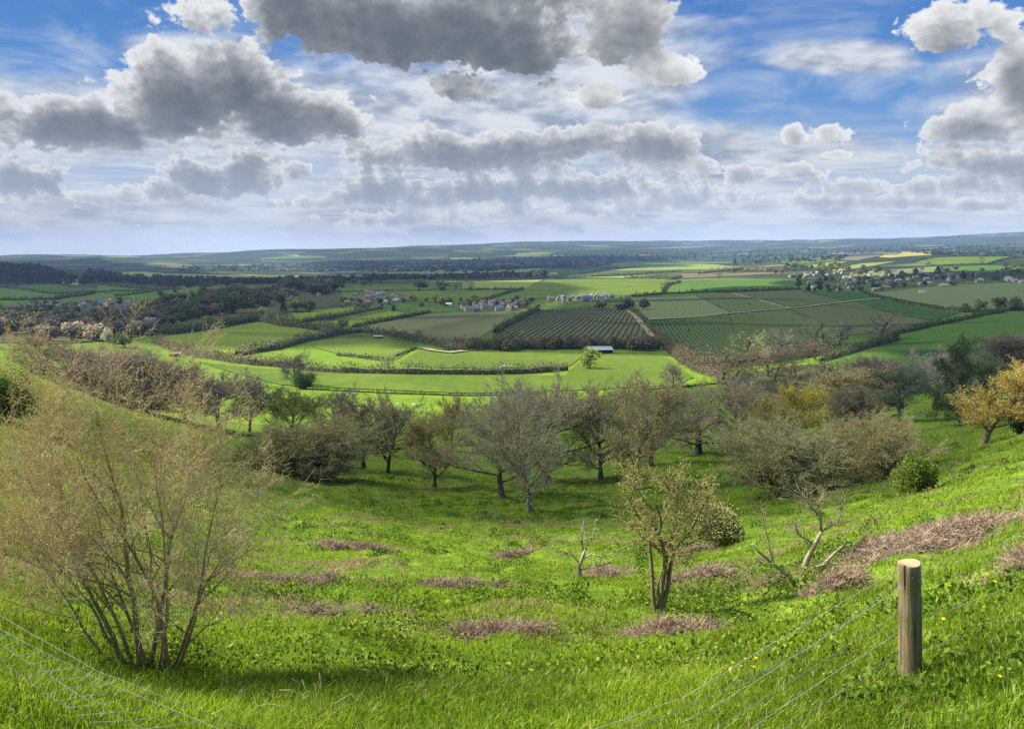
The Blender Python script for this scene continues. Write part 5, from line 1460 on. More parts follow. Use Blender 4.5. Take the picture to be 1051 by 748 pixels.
# hedgerows: tangled clumps over a rough core
M_HCORE = mat_plain('hedge core', (.075, .075, .04), (.11, .10, .055), 2, coord='World')
def hedge(pts, hpx, label, color, wk=1.0, seed=1, blossom=0.0, dens=1.0, gaps=0.0):
    P = [hit(x, y) for x, y in pts]
    L = sum((b - a).length for a, b in zip(P[:-1], P[1:]))
    k = px_size(P[len(P) // 2]); H = hpx * k * 1.22; W = H * .8 * wk
    rg = np.random.default_rng(seed)
    n = int(2 * min(9000, max(260, dens * 7.5 * L * H / (k * k * 1.3) / 1.0 * .16)))
    seg = np.array([(b - a).length for a, b in zip(P[:-1], P[1:])]); cum = np.concatenate([[0], np.cumsum(seg)])
    A = np.array([tuple(p) for p in P])
    def at(u):
        i = np.clip(np.searchsorted(cum, u) - 1, 0, len(seg) - 1); w_ = (u - cum[i]) / seg[i]
        q = A[i] * (1 - w_)[:, None] + A[i + 1] * w_[:, None]; t = A[i + 1] - A[i]; nn = np.stack([-t[:, 1], t[:, 0]], 1)
        return q, nn / np.linalg.norm(nn, axis=1, keepdims=True)
    u = rg.random(n) * L
    hv = .55 + .9 * fbm(u / (H * 1.6), u * 0 + seed, seed, 3)
    if gaps: u = u[vnoise(u / (H * 2.2), u * 0 + .5, seed + 3) > gaps]; n = len(u); hv = .55 + .9 * fbm(u / (H * 1.6), u * 0 + seed, seed, 3)
    q, nn = at(u)
    r = rg.uniform(0, 1, n) ** .5; a = rg.uniform(0, np.pi, n)
    off = np.cos(a) * r * W * .6; z = np.abs(np.sin(a)) * r * H * hv * rg.choice([1, 1, 1, 1.35], n)
    C = np.stack([q[:, 0] + nn[:, 0] * off, q[:, 1] + nn[:, 1] * off, z], 1)
    C[:, 2] += height(C[:, 0], C[:, 1])
    sz = np.clip(k * .7, .10, H * .3) * rg.uniform(.6, 1.5, n)
    V, Fq = quads(C, sz, rg, .75, .1)
    p0 = P[0]; V = V - np.array(p0)
    o = link('hedge', np_mesh('hedge', V, Fq, [M_LEAF], None, {'var': np.repeat(rg.random(n), 4)}), None, tuple(q * 1.8 for q in color), p0)
    tag(o, label, 'hedge', 'hedgerows of the vale')
    if not gaps:
        m = max(6, int(L / (H * .8))); uu = np.linspace(0, L, m); q, nn = at(uu); s = Soup(); prev = None; hh = .3 + .35 * fbm(uu / (H * 1.6), uu * 0 + seed, seed, 3)
        V = []; Fc = []
        for i in range(m):
            zb = float(height(q[i, 0], q[i, 1]))
            for sx, zz in ((-.3, -.3), (-.2, hh[i] * H), (.2, hh[i] * H), (.3, -.3)):
                V.append((q[i, 0] + nn[i, 0] * sx * W - p0.x, q[i, 1] + nn[i, 1] * sx * W - p0.y, zb + zz - p0.z))
            if i:
                b = i * 4
                for c_ in range(3): Fc.append((b - 4 + c_, b - 3 + c_, b + 1 + c_, b + c_))
        link('stems', np_mesh('stems', V, np.array(Fc), [M_HCORE]), o)
    if blossom:
        nb = int(n * blossom); pick = rg.integers(0, n, nb)
        kk = fbm(u[pick] / (H * 2.5), u[pick] * 0, seed + 8, 2) > .47; pick = pick[kk]; nb = len(pick)
        Cb = C[pick] + np.array([0, -W * .12, H * .08]); V, Fq = quads(Cb, sz[pick] * .75, rg, .9, .3)
        link('blossom', np_mesh('blossom', V - np.array(p0), Fq, [M_LEAF], None, {'var': np.repeat(rg.random(nb), 4)}), o, (.40, .38, .32))
    return o
OL, BR, DG, PU = (.085,.085,.035), (.105,.085,.05), (.05,.065,.025), (.10,.08,.05)
HEDGES = [
 ([(160,352),(200,366),(245,373),(310,378)], 9, 'thick dark hedge along the near side of the bright lime field', BR, 1.3, 0, 1),
 ([(243,365),(280,359),(312,350.5),(350,343)], 6.5, 'white flowering hedge at the right corner of the bright lime field', OL, 1.0, .35, 1),
 ([(160,344),(207,339),(266,329)], 8, 'dark green hedge along the far side of the bright lime field', (.06,.075,.03), 1.0, 0, 1),
 ([(268,330),(290,335),(330,339),(342,344)], 7, 'blackthorn hedge with white blossom right of the bright lime field', OL, 1.0, .4, 1),
 ([(312,331),(350,325),(392,317)], 4, 'low hedge between the two lime strips', OL, 1, .15, 1),
 ([(362,336),(400,329),(442,321)], 3, 'thin dark straight hedge between the lime strip and the olive field', DG, 1, 0, 1),
 ([(342,344),(370,341),(396,344),(440,353),(472,359)], 6, 'hedge with bushes along the lower side of the olive field', OL, 1, .12, 1),
 ([(470,357),(520,358),(580,358),(640,358),(676,357.5)], 10, 'tall leafless tree hedge below the striped vineyard', BR, .9, 0, 1.3),
 ([(455,359),(475,360)], 5, 'white blossoming bushes beside the brown shed', OL, 1, .6, 1),
 ([(346,365),(365,367),(395,371)], 3.5, 'short dark hedge across the pale pasture on the left', DG, 1, 0, 1),
 ([(394,371),(427,358)], 2, 'thin hedge running up to the brown shed', DG, 1, 0, 1),
 ([(315,381),(350,383),(420,384.5),(500,385),(545,383),(582,380)], 9, 'long row of bushes across the middle of the bright pasture', (.105,.10,.055), .9, .05, 1),
 ([(310,399.5),(400,404),(480,406.5),(560,404)], 2.2, 'thin dark ditch hedge across the lower pasture', DG, 1, 0, .8),
 ([(655,402),(692,398),(745,393.5)], 2.5, 'thin hedge at the right end of the lower pasture', DG, 1, 0, .8),
 ([(647,319),(662,331),(676,348)], 4, 'hedge along the right edge of the striped vineyard', OL, 1, 0, 1),
 ([(676,349),(690,362),(715,380),(745,390)], 11, 'purple brown thicket hedge left of the dark vineyard', PU, 1.2, 0, 1.2),
 ([(700,374),(745,377),(800,371),(850,362)], 11, 'wide purple brown thicket below the dark vineyard', PU, 1.5, 0, 1.3),
 ([(845,371),(880,360),(920,349)], 7, 'green and brown hedge at the lower left of the right green field', (.07,.075,.035), 1.2, 0, 1),
 ([(915,344),(950,336.5),(990,328.5),(1030,321)], 4, 'long dark hedge along the upper side of the right green field', DG, 1, 0, 1),
 ([(508,342),(530,330),(553,318.5)], 4.5, 'dark hedge between the olive field and the striped vineyard', DG, 1, 0, 1),
 ([(648,304.5),(682,302),(755,299.8),(822,297)], 2.6, 'dark straight hedge at the top of the vineyards', DG, 1, 0, 1),
 ([(680,301),(686,293),(698,290)], 2.2, 'short curved hedge at the left end of the pale green field', DG, 1, 0, 1),
 ([(492,310.5),(512,304),(537,297.3)], 2.2, 'dark hedge dividing the two bright fields above the village', DG, 1, 0, 1),
 ([(478,298),(510,297.6),(538,297.3)], 1.8, 'thin hedge on top of the left bright field above the village', DG, 1, 0, 1),
 ([(884,300.5),(906,307),(950,315.5),(992,320.5)], 3, 'hedge along the lower side of the playing field', DG, 1, 0, 1),
 ([(985,320.5),(1025,320),(1056,318)], 4, 'hedge at the right edge below the willows', DG, 1, 0, 1),
 ([(938,269),(962,264.2),(1043,263)], 1.6, 'dark hedge on top of the bright field behind the village', DG, 1, 0, 1),
 ([(965,273.2),(1014,271.6),(1050,264)], 1.6, 'dark hedge below the bright field behind the village', DG, 1, 0, 1),
 ([(1022,280),(1051,272)], 1.5, 'slanting hedge on the green slope at the right edge', DG, 1, 0, 1),
 ([(640,286.5),(690,286.8),(700,285)], 2.5, 'brown bushes along the top of the great green field', OL, 1, 0, 1),
 ([(717,281),(765,276),(800,279)], 2.5, 'brown and yellow bushes above the ploughed field', (.15,.125,.04), 1, 0, 1),
 ([(570,286),(640,283),(700,279)], 1.8, 'hedge of scattered bushes on the sunny strip', OL, 1, 0, .8),
 ([(-20,308.5),(56,307.8),(97,300.5),(150,298.5)], 2.2, 'long dark hedge across the shaded fields of the left hill', DG, 1, 0, 1),
 ([(-20,295.5),(10,294.6),(56,302),(95,299.5)], 1.6, 'thin hedge between the upper fields of the left hill', DG, 1, 0, 1),
 ([(97,292),(150,297),(185,297)], 2.4, 'dark tree hedge on the right flank of the left hill', DG, 1, 0, 1),
 ([(118,304),(150,300.5),(182,296)], 1.6, 'hedge below the right flank of the left hill', DG, 1, 0, 1),
 ([(-20,319),(73,319)], 1.5, 'low hedge in front of the left village', DG, 1, 0, 1),
]
for k, (pts, hp, lab, c, wk, bl, de) in enumerate(HEDGES):
    hedge(pts, hp, lab, c, wk, 300 + k, bl, de)

# far woods that read as one mass
def woodland(polys, label, cols, hm, dens, seed):
    rg = np.random.default_rng(seed); Vs = []; Fs = []; var = []; b = 0
    C = []; S = []
    for poly, n in polys:
        xs = [p[0] for p in poly]; ys = [p[1] for p in poly]; k = 0
        while k < n:
            x = rg.uniform(min(xs), max(xs)); y = rg.uniform(min(ys), max(ys))
            if not inside(x, y, poly): continue
            k += 1
            p = hit(x, y); h = hm * rg.uniform(.6, 1.3)
            m = 13
            d = rg.normal(size=(m, 3)); d /= np.linalg.norm(d, axis=1, keepdims=True); d[:, 2] = np.abs(d[:, 2])
            C.append(np.array(p) + d * np.array([h * .62, h * .62, h * .55]) + np.array([0, 0, h * .35])); S.append(np.full(m, h * .33)); var.append(np.clip(rg.normal(rg.random() * .7 + .15, .12, m), 0, 1))
    C = np.concatenate(C); S = np.concatenate(S); var = np.concatenate(var)
    V, Fq = quads(C, S * rg.uniform(.7, 1.4, len(S)), rg, .8, .2)
    o = link('woodland', np_mesh('woodland', V, Fq, [M_LEAF], None, {'var': np.repeat(var, 4)}), None, cols)
    tag(o, label, 'woodland', kind='stuff')
woodland([([(-30,293),(75,292),(80,286),(60,280),(40,272),(10,270.5),(-30,273)], 620), ([(84,293),(100,291),(125,290),(124,283),(105,276),(92,279),(84,286)], 190), ([(120,291),(180,296),(190,290),(240,288),(230,285.5),(130,284)], 230)],
         'dark woods on the low hill at the far left', (.05,.05,.034), 10, 1, 401)
woodland([([(180,296),(300,292),(420,288),(470,288),(560,285),(560,280),(420,284),(250,288),(180,290)], 420), ([(180,279),(330,279),(480,274),(640,268),(640,262),(480,266),(330,270),(180,274)], 620),
          ([(330,279),(480,280),(620,274),(640,269),(480,275),(330,280)], 240), ([(560,272),(760,266),(900,261),(1051,256),(1051,251),(900,255),(700,258),(560,262)], 620), ([(760,272),(860,268),(880,262),(760,264)], 150), ([(920,256),(1060,258),(1060,262.5),(960,263),(930,258)], 220)],
         'belts of distant trees across the shaded vale below the skyline', (.05,.058,.032), 11, 1, 402)  # base colour kept dark so it also stands in for far-off shade
# ------------------------------------------------------------------ houses of the villages
def wall_mat(name, c1, c2):
    m, nt = new_mat(name)
    vec = nt.node('ShaderNodeTexCoord').outputs['Object']
    n = nt.noise(vec, 3, 4, .6)
    b = nt.node('ShaderNodeBsdfPrincipled', {'Base Color': nt.mix(nt.rng(n, .3, .7), c1, c2), 'Roughness': .9, 'Specular IOR Level': .1})
    return finish(m, nt, b.outputs[0])
WALLS = {'brick': wall_mat('red brick', (.24,.15,.11), (.30,.20,.15)), 'stone': wall_mat('honey stone', (.36,.29,.20), (.44,.36,.26)), 'white': wall_mat('white render', (.34,.32,.29), (.40,.38,.35)), 'pink': wall_mat('pale pink brick', (.40,.27,.22), (.46,.33,.27))}
ROOFS = {'slate': wall_mat('grey slate', (.13,.135,.15), (.19,.195,.21)), 'tile': wall_mat('red brown tile', (.18,.12,.09), (.24,.165,.125)), 'light': wall_mat('pale slate', (.27,.27,.28), (.34,.34,.35))}
M_GLASS = mat_plain('window glass', (.03,.035,.045), rough=.2, spec=.5); M_DOOR = mat_plain('painted door', (.12,.10,.09), (.16,.13,.11))
def house_parts(L, W, Hh, pitch, wall, roof):
    x, y = L / 2, W / 2; rh = W * .5 * pitch
    s = Soup()
    s.poly([(-x,-y,-1.5),(x,-y,-1.5),(x,-y,Hh),(-x,-y,Hh)]); s.poly([(x,y,-1.5),(-x,y,-1.5),(-x,y,Hh),(x,y,Hh)])
    s.poly([(x,-y,-1.5),(x,y,-1.5),(x,y,Hh),(x,0,Hh+rh),(x,-y,Hh)]); s.poly([(-x,y,-1.5),(-x,-y,-1.5),(-x,-y,Hh),(-x,0,Hh+rh),(-x,y,Hh)])
    n = max(2, int(L / 3.2))
    for sy in (-1, 1):
        for st in (0, 1):
            if Hh < 4 and st: continue
            for i in range(n):
                cx = -x + L * (i + .5) / n; z = 1.0 + st * 2.5; w2 = .6
                if st == 0 and i == n // 2: s.box((cx - .5, sy * (y + .02) - .02, 0), (cx + .5, sy * (y + .02) + .02, 2.05), 2); continue
                s.box((cx - w2, sy * (y + .02) - .02, z), (cx + w2, sy * (y + .02) + .02, z + 1.15), 1)
    wl = s.mesh('wall', [WALLS[wall], M_GLASS, M_DOOR])
    r = Soup(); o = .35; e = Hh - o * pitch + .06; t = .18
    for sg in (-1, 1):
        a = [(-x-o, sg*(y+o), e), (x+o, sg*(y+o), e), (x+o, 0, Hh+rh+.08), (-x-o, 0, Hh+rh+.08)]
        b = [(p[0], p[1], p[2] + t) for p in a]
        if sg > 0: a = a[::-1]; b = b[::-1]
        r.poly(b); r.poly(a[::-1])
        for i in range(4): r.poly([a[i], a[(i+1) % 4], b[(i+1) % 4], b[i]])
    rf = r.mesh('roof', [ROOFS[roof]])
    c = Soup(); c.box((x - 1.3, -.4, Hh + rh - .9), (x - .5, .4, Hh + rh + 1.1)); c.box((x - 1.38, -.48, Hh + rh + 1.1), (x - .42, .48, Hh + rh + 1.22))
    ch = c.mesh('chimney', [WALLS['brick']])
    return wl, rf, ch
HP = {}
def get_house(wall, roof, size):
    k = (wall, roof, size)
    if k not in HP: HP[k] = house_parts(*{'s': (7.5, 6, 4.2, .85), 'm': (10, 6.8, 4.6, .85), 'l': (16, 7, 4.6, .8)}[size], wall, roof)
    return HP[k]
WORD = {'brick': 'red brick', 'stone': 'honey stone', 'white': 'white walled', 'pink': 'pale pink brick'}; RW_ = {'slate': 'grey slate', 'tile': 'red brown tiled', 'light': 'pale grey'}; SZ = {'s': 'small', 'm': 'mid sized', 'l': 'long terraced'}
def place_house(x, y, kind, rz, where, group):
    wl, rf, ch = get_house(*kind); p = hit(x, y)
    e = empty('house', p, '%s %s house, %s roof, %s' % (SZ[kind[2]], WORD[kind[0]], RW_[kind[1]], where), 'house', group, rz, (.76, .76, .76))
    link('wall', wl, e); r = link('roof', rf, e); link('chimney', ch, r)
def village(poly, n, kinds, where, group, seed, rzs, mind=11):
    R = random.Random(seed); xs = [p[0] for p in poly]; ys = [p[1] for p in poly]; got = []; t = 0
    while len(got) < n and t < n * 80:
        t += 1; x = R.uniform(min(xs), max(xs)); y = R.uniform(min(ys), max(ys))
        if not inside(x, y, poly): continue
        p = hit(x, y)
        if any((p - q).length < mind for q in got): continue
        got.append(p); k = R.choice(kinds); place_house(x, y, k, R.choice(rzs) + R.gauss(0, .1), where, group)
village([(812,285),(850,277),(930,278),(1000,284),(1012,291),(960,296),(890,299.5),(824,297)], 88, [('brick','tile','m'),('brick','tile','l'),('pink','slate','l'),('white','slate','m'),('stone','slate','l'),('pink','tile','m'),('brick','slate','l'),('white','light','m'),('pink','light','l')],
        'in the right-hand village', 'houses of the right-hand village', 1, [.1, 1.6, .25, -.2])
village([(1014,285),(1051,286),(1051,291),(1014,291)], 7, [('white','light','l'),('pink','light','l'),('stone','light','l')], 'right end of right-hand village', 'houses at the right end of the right-hand village', 2, [.05, .15])
village([(809,282),(836,280),(836,284),(811,286)], 6, [('white','light','m'),('white','slate','m')], 'left end of right-hand village', 'white houses at the left end of the right-hand village', 3, [.9, .8])
village([(352,304),(378,299.5),(412,304),(420,311),(400,314),(352,313)], 36, [('pink','tile','m'),('pink','light','m'),('stone','tile','m'),('pink','slate','l'),('white','light','s'),('brick','tile','m')], 'left part of middle village', 'houses in the left part of the middle village', 4, [.2, 1.7, -.3])
village([(470,316),(500,309),(535,308),(540,317),(520,320),(480,320)], 34, [('stone','slate','m'),('brick','slate','m'),('pink','tile','m'),('stone','tile','s'),('white','slate','s')], 'village above the olive field', 'houses in the village above the olive field', 5, [.3, -.4, 1.9])
village([(555,310),(560,305.5),(640,303.5),(645,308),(600,312)], 30, [('white','slate','s'),('pink','slate','m'),('stone','slate','m'),('pink','slate','l'),('brick','slate','m')], 'row above striped vineyard', 'houses in the row above the striped vineyard', 6, [.1, 1.65])
village([(0,318),(30,314),(80,312),(135,309),(142,320),(100,322),(40,319)], 36, [('brick','slate','m'),('stone','slate','m'),('pink','tile','m'),('white','slate','s'),('brick','tile','l')], 'in the shaded left village', 'houses of the shaded left village', 7, [.5, -.9, 1.4])
village([(215,306),(300,300),(345,297),(345,302),(260,312)], 12, [('white','slate','m'),('brick','slate','m'),('stone','slate','m')], 'in the dark left wood', 'houses in the dark wood', 8, [.5, -.9, 1.4])

# farm buildings
M_SHEET = mat_plain('grey roofing sheet', (.30,.31,.33), (.38,.39,.41), 2, .5, metal=.2); M_DARKWOOD = mat_plain('dark boards', (.05,.042,.035), (.085,.07,.055), 5)
M_WHITE = mat_plain('white sheeting', (.78,.78,.76), (.84,.84,.83), 2, .5); M_BROWN = mat_plain('brown boards', (.20,.12,.08), (.26,.17,.11), 5)
def barn():
    p = hit(616, 362.5); k = px_size(p)
    e = empty('open_barn', p, 'long open fronted barn with pale grey roof below the striped vineyard', 'barn', None, .06)
    L, W, H = 24 * k, 11 * k, 4.6 * k
    s = Soup(); s.box((-L/2, W/2 - .15, -1), (L/2, W/2, H)); s.box((-L/2, -W/2, -1), (-L/2 + .15, W/2 - .152, H)); s.box((L/2 - .15, -W/2, -1), (L/2, W/2 - .152, H))
    link('wall', s.mesh('wall', [M_DARKWOOD]), e)
    s = Soup(); s.poly([(-L/2-.4, -W/2-.8, H*.94), (L/2+.4, -W/2-.8, H*.94), (L/2+.4, W/2+.4, H*1.42), (-L/2-.4, W/2+.4, H*1.42)]); s.poly([(-L/2-.4, W/2+.4, H*1.42-.2), (L/2+.4, W/2+.4, H*1.42-.2), (L/2+.4, -W/2-.8, H*.94-.2), (-L/2-.4, -W/2-.8, H*.94-.2)])
    s.poly([(-L/2-.4, -W/2-.8, H*.94-.2), (L/2+.4, -W/2-.8, H*.94-.2), (L/2+.4, -W/2-.8, H*.94), (-L/2-.4, -W/2-.8, H*.94)])
    link('roof', s.mesh('roof', [M_SHEET]), e)
    for i in range(6):
        x = -L/2 + .2 + (L - .4) * i / 5; s = Soup(); s.box((x - .12, -W/2 - .1, -1), (x + .12, -W/2 + .14, H * .92)); link('post', s.mesh('post', [M_DARKWOOD]), e)
barn()
def shed(name, x, y, wpx, hpx, label, wall, roof, rz=0):
    p = hit(x, y); k = px_size(p); L, H = wpx * k, hpx * k; W = L * .6
    e = empty(name, p, label, 'shed', None, rz)
    s = Soup(); s.box((-L/2, -W/2, -.8), (L/2, W/2, H)); s.poly([(L/2, -W/2, H), (L/2, W/2, H), (L/2, 0, H * 1.4)]); s.poly([(-L/2, W/2, H), (-L/2, -W/2, H), (-L/2, 0, H * 1.4)])
    link('wall', s.mesh('wall', [wall]), e)
    s = Soup()
    for sg in (-1, 1):
        a = [(-L/2-.2, sg*(W/2+.25), H-.12), (L/2+.2, sg*(W/2+.25), H-.12), (L/2+.2, 0, H*1.4+.04), (-L/2-.2, 0, H*1.4+.04)]; b = [(q[0], q[1], q[2] + .14) for q in a]
        if sg > 0: a = a[::-1]; b = b[::-1]
        s.poly(b); s.poly(a[::-1])
        for i in range(4): s.poly([a[i], a[(i+1) % 4], b[(i+1) % 4], b[i]])
    link('roof', s.mesh('roof', [roof]), e)
    s = Soup(); s.box((-L*.14, -W/2 - .05, -.1), (L*.14, -W/2 - .004, H * .75)); link('door', s.mesh('door', [M_DARKWOOD]), e)
shed('field_shed', 388, 347.5, 9, 2.4, 'small dark field shelter with grey roof in the hedge below the olive field', M_DARKWOOD, M_SHEET, .35)
shed('garden_shed', 470, 359.5, 6.5, 3.2, 'small brown wooden shed at the end of the tall leafless hedge', M_BROWN, M_BROWN, -.2)
shed('white_tent', 459, 313.5, 9, 1.8, 'bright white tent roofed hall beside the middle village', M_WHITE, M_WHITE, .15)
shed('white_cabin', 481, 318.5, 4.5, 1.8, 'small white cabin at the top edge of the olive field', M_WHITE, M_SHEET, .1)
shed('field_shelter', 180, 366, 11, 3.2, 'dark wooden shelter half hidden by the hedge below the bright field', M_DARKWOOD, M_BROWN, .3)
def caravan(x, y, wpx, label):
    p = hit(x, y); k = px_size(p); L = wpx * k; H = L * .42; W = L * .4
    e = empty('caravan', p, label, 'caravan', 'white caravans behind the pasture hedge', .2)
    bm = bmesh.new(); bmesh.ops.create_cube(bm, size=1)
    for v in bm.verts: v.co = Vector((v.co.x * L * (1 if v.co.z < 0 else .9), v.co.y * W, v.co.z * H * .8 + H * .6))
    bmesh.ops.bevel(bm, geom=bm.edges[:], offset=.18, segments=3, affect='EDGES')
    link('body', bm_mesh('body', bm, [M_WHITE]), e)
    s = Soup(); s.box((-L*.3, -W/2 - .03, H*.62), (L*.1, -W/2 + .01, H*.85)); link('window', s.mesh('window', [M_GLASS]), e)
    for sy in (-1, 1):
        s = Soup(); s.tube([(0, sy * W * .5 - .1 * sy, H*.16), (0, sy * W * .5 + .02 * sy, H*.16)], H * .16, 14); link('wheel', s.mesh('wheel', [M_GLASS]), e)
caravan(516, 377.5, 6, 'white caravan behind the pasture hedge, left one of the pair'); caravan(524, 377.2, 5, 'smaller white caravan behind the pasture hedge, right one of the pair')
# goal on the playing field
def goal(x, y, wpx):
    p = hit(x, y); k = px_size(p); L = wpx * k; H = L * .42; r = k * .22
    e = empty('football_goal', p, 'white football goal on the playing field below the right-hand village', 'goal', None, .1)
    for sx in (-1, 1):
        s = Soup(); s.tube([(sx * L/2, 0, -.2), (sx * L/2, 0, H)], r, 8); link('goal_post', s.mesh('goal_post', [M_WHITE]), e)
        s = Soup(); s.tube([(sx * L/2, 0, H), (sx * L/2, H * .55, H * .9), (sx * L/2, H * .9, 0)], r * .6, 6); link('net_frame', s.mesh('net_frame', [M_WHITE]), e)
    s = Soup(); s.tube([(-L/2 - r, 0, H), (L/2 + r, 0, H)], r, 8); link('crossbar', s.mesh('crossbar', [M_WHITE]), e)
    s = Soup()
    for i in range(16):
        xx = -L/2 + L * i / 15; s.tube([(xx, H * .02, H * .98), (xx, H * .55, H * .9), (xx, H * .9, 0)], k * .06, 3, cap=False)
    for j in range(7):
        t = j / 6; s.tube([(-L/2, H * (.55 + .35 * t), H * .9 * (1 - t)), (L/2, H * (.55 + .35 * t), H * .9 * (1 - t))], k * .06, 3, cap=False)
    link('net', s.mesh('net', [M_WHITE]), e)
goal(947, 301, 6.5)

# sheep on the lower pasture
M_FLEECE = mat_plain('fleece', (.62,.58,.50), (.72,.69,.62), 25, .95, .6); M_FACE = mat_plain('dark sheep face', (.05,.045,.04))
def sheep_mesh():
    bm = bmesh.new()
    def skinball(c, r, seg=12):
        m = bmesh.ops.create_uvsphere(bm, u_segments=seg, v_segments=8, radius=1)
        for v in m['verts']: v.co = Vector((v.co.x * r[0] + c[0], v.co.y * r[1] + c[1], v.co.z * r[2] + c[2]))
    # one continuous body grown over a skeleton
    me = bpy.data.meshes.new('sheep_skeleton')
    J = [((0,0,.62),.24), ((.3,0,.64),.24), ((-.32,0,.62),.23), ((.5,0,.72),.13), ((.62,0,.60),.085), ((.76,0,.42),.06),
         ((.3,.12,.38),.07), ((.31,.13,.18),.04), ((.31,.13,0),.035), ((.3,-.12,.38),.07), ((.34,-.13,.18),.04), ((.33,-.13,0),.035),
         ((-.34,.12,.38),.09), ((-.42,.13,.2),.045), ((-.36,.13,0),.035), ((-.34,-.12,.38),.09), ((-.38,-.13,.2),.045), ((-.32,-.13,0),.035), ((-.55,0,.60),.05)]
    E = [(0,1),(0,2),(1,3),(3,4),(4,5),(1,6),(6,7),(7,8),(1,9),(9,10),(10,11),(2,12),(12,13),(13,14),(2,15),(15,16),(16,17),(2,18)]
    me.from_pydata([j[0] for j in J], E, []); o = bpy.data.objects.new('sheep_skeleton', me); COL.objects.link(o)
    o.modifiers.new('skin', 'SKIN'); sm = o.modifiers.new('sub', 'SUBSURF'); sm.levels = sm.render_levels = 2
    sk = me.skin_vertices[0].data if me.skin_vertices else None
    if sk is None:
        bmx = bmesh.new(); bmx.from_mesh(me); bmx.verts.layers.skin.verify(); bmx.to_mesh(me); bmx.free(); sk = me.skin_vertices[0].data
    for i, j in enumerate(J): sk[i].radius = (j[1], j[1]); sk[i].use_root = (i == 0)
    bpy.context.view_layer.update()
    dg = bpy.context.evaluated_depsgraph_get(); out = bpy.data.meshes.new_from_object(o.evaluated_get(dg)); out.name = 'sheep'
    bpy.data.objects.remove(o); bm.free()
    out.materials.clear(); out.materials.append(M_FLEECE)
    for p in out.polygons: p.use_smooth = True
    return out
SM = sheep_mesh()
for x, y, rz, lab in ((408,416.5,.3,'white sheep grazing in the lower pasture, middle of three in a row'), (425,416.5,2.6,'white sheep grazing in the lower pasture, right one of three in a row'), (359,417.5,1.0,'white sheep at the left of the lower pasture among tree tops'), (417,436,-.4,'white sheep nearest the grove in the lower pasture')):
    p = hit(x, y); e = link('sheep', SM, None, None, p); e.rotation_euler = (0, 0, rz); e.scale = (.85,) * 3; tag(e, lab, 'sheep', 'sheep on the lower pasture')

# ------------------------------------------------------------------ flowers in the near grass
M_PETAL = mat_plain('yellow petals', (.80,.62,.02), (.85,.55,.01), 30, .7); M_STALK = mat_plain('flower stalk', (.08,.16,.03), (.11,.2,.03), 20)
def flower_mesh():
    s = Soup()
    for k in range(11):
        a = k * 2 * math.pi / 11; ca, sa = math.cos(a), math.sin(a)
        s.poly([(0, 0, .002), (ca*.5 - sa*.14, sa*.5 + ca*.14, .05), (ca, sa, .16), (ca*.5 + sa*.14, sa*.5 - ca*.14, .05)])
    for k in range(7):
        a = k * 2 * math.pi / 7 + .2; ca, sa = math.cos(a)*.55, math.sin(a)*.55
        s.poly([(0, 0, .06), (ca*.5 - sa*.25, sa*.5 + ca*.25, .12), (ca, sa, .26), (ca*.5 + sa*.25, sa*.5 - ca*.25, .12)])
    return s.mesh('petals', [M_PETAL])
FM = flower_mesh(); s = Soup(); s.tube([(0,0,0),(.1,.05,-4),(0,0,-9)], .12, 5); FS = s.mesh('stalk', [M_STALK])
def flower(x, y, rpx, lab, group):
    p = hit(x, y, .1); k = px_size(p); r = rpx * k
    e = empty('yellow_flower', p + Vector((0, 0, .02)), lab, 'flower', group, rng.uniform(0, 6), (r, r, r)); e.rotation_euler = (rng.uniform(.1, .6), rng.uniform(-.3, .3), rng.uniform(0, 6))
    link('petals', FM, e); link('stalk', FS, e)
R = random.Random(4)
for i in range(15): flower(744 + R.uniform(0, 34), 690 - R.uniform(0, 14) - i * .3, R.uniform(1.6, 2.6), 'yellow flower in the bright patch beside the leafy mound left of the fence wires', 'yellow flowers of the bright patch')
for x, y, lab in ((1026,697,'single yellow dandelion in the long grass at the lower right corner'), (968,637,'yellow dandelion right of the fence post'), (826,654,'yellow flower beside the wires left of the post'), (838,643,'yellow flower higher up beside the wires left of the post'), (1022,598,'small yellow flower high on the right bank')):
    flower(x, y, 2.3, lab, 'single yellow flowers')
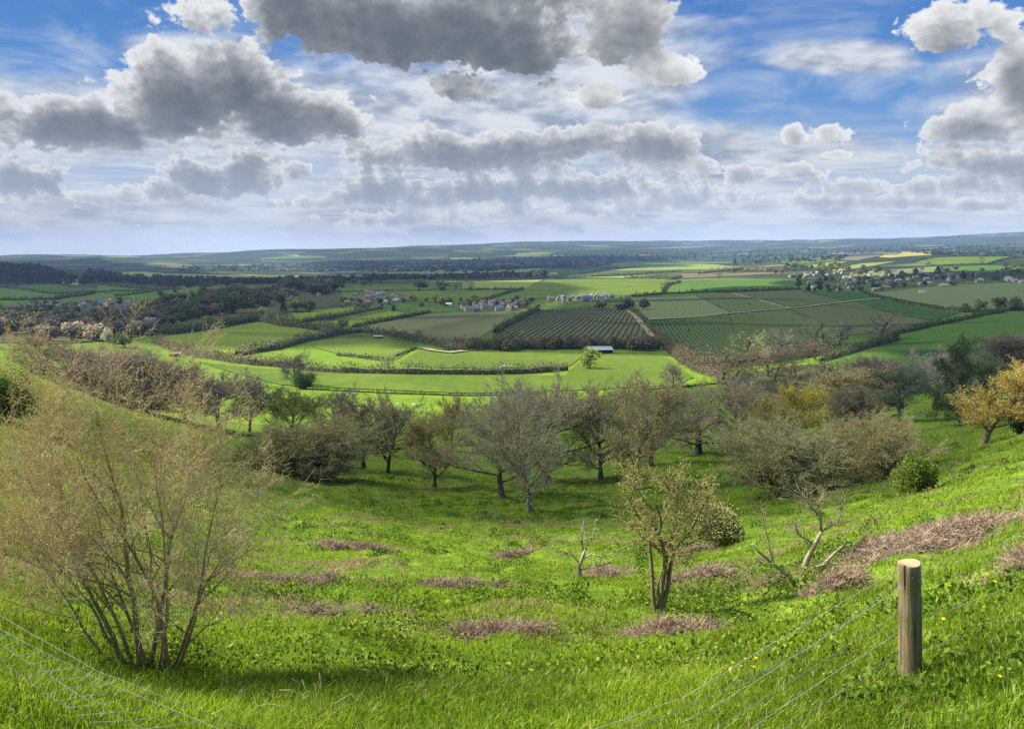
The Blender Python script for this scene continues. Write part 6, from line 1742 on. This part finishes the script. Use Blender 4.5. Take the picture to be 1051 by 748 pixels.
# long bleached stalks in the grass
def stalks():
    s = Soup(); base = hit(318, 742); k = px_size(base); R = random.Random(3)
    for pts in ([(0,0),(-6,26),(-16,38),(-30,36)], [(4,0),(2,30),(-4,52)], [(10,0),(14,34),(13,58)], [(20,0),(26,22),(42,30),(60,14)], [(8,0),(22,16),(40,20)], [(-10,0),(-22,18),(-44,20),(-62,14)], [(0,2),(8,26),(6,44)], [(-4,0),(-12,20),(-10,40),(-16,50)]):
        s.tube([base + Vector((a * k, R.uniform(-.05, .05), b * k)) for a, b in pts], [k * .4, k * .34, k * .28, k * .2][:len(pts)], 5)
    o = link('dry_stalks', s.mesh('dry_stalks', [M_STRAWPALE], True)); tag(o, 'long bleached grass stalks bending in the bottom foreground', 'stalks', kind='stuff')
M_STRAWPALE = mat_plain('bleached stalk', (.42,.37,.24), (.32,.27,.17), 30, .8)
stalks()
# ------------------------------------------------------------------ camera and render settings
cd = bpy.data.cameras.new('camera'); co = bpy.data.objects.new('camera', cd); COL.objects.link(co)
co.location = (0, 0, CAMZ); co.rotation_euler = (math.pi / 2 - PITCH, 0, 0)
cd.sensor_fit = 'HORIZONTAL'; cd.sensor_width = 36.0; cd.lens = 36.0 * F / 1051.0
cd.clip_start = .05; cd.clip_end = 150000
SC.camera = co
SC.render.engine = 'CYCLES'
SC.view_settings.view_transform = 'Standard'; SC.view_settings.look = 'None'
SC.view_settings.exposure = EXPO; SC.view_settings.gamma = 1.0; SC.view_settings.use_curve_mapping = False
cy = SC.cycles
cy.max_bounces = 5; cy.diffuse_bounces = 2; cy.glossy_bounces = 1; cy.transmission_bounces = 4; cy.volume_bounces = 0; cy.transparent_max_bounces = 4
cy.caustics_reflective = False; cy.caustics_refractive = False
cy.use_adaptive_sampling = False; cy.adaptive_threshold = .01
cy.use_denoising = False
try:
    cy.denoiser = 'OPENIMAGEDENOISE'; cy.denoising_input_passes = 'RGB_ALBEDO_NORMAL'; cy.denoising_prefilter = 'ACCURATE'
except Exception: pass
cy.sample_clamp_indirect = 4.0
SC.render.threads_mode = 'AUTO'
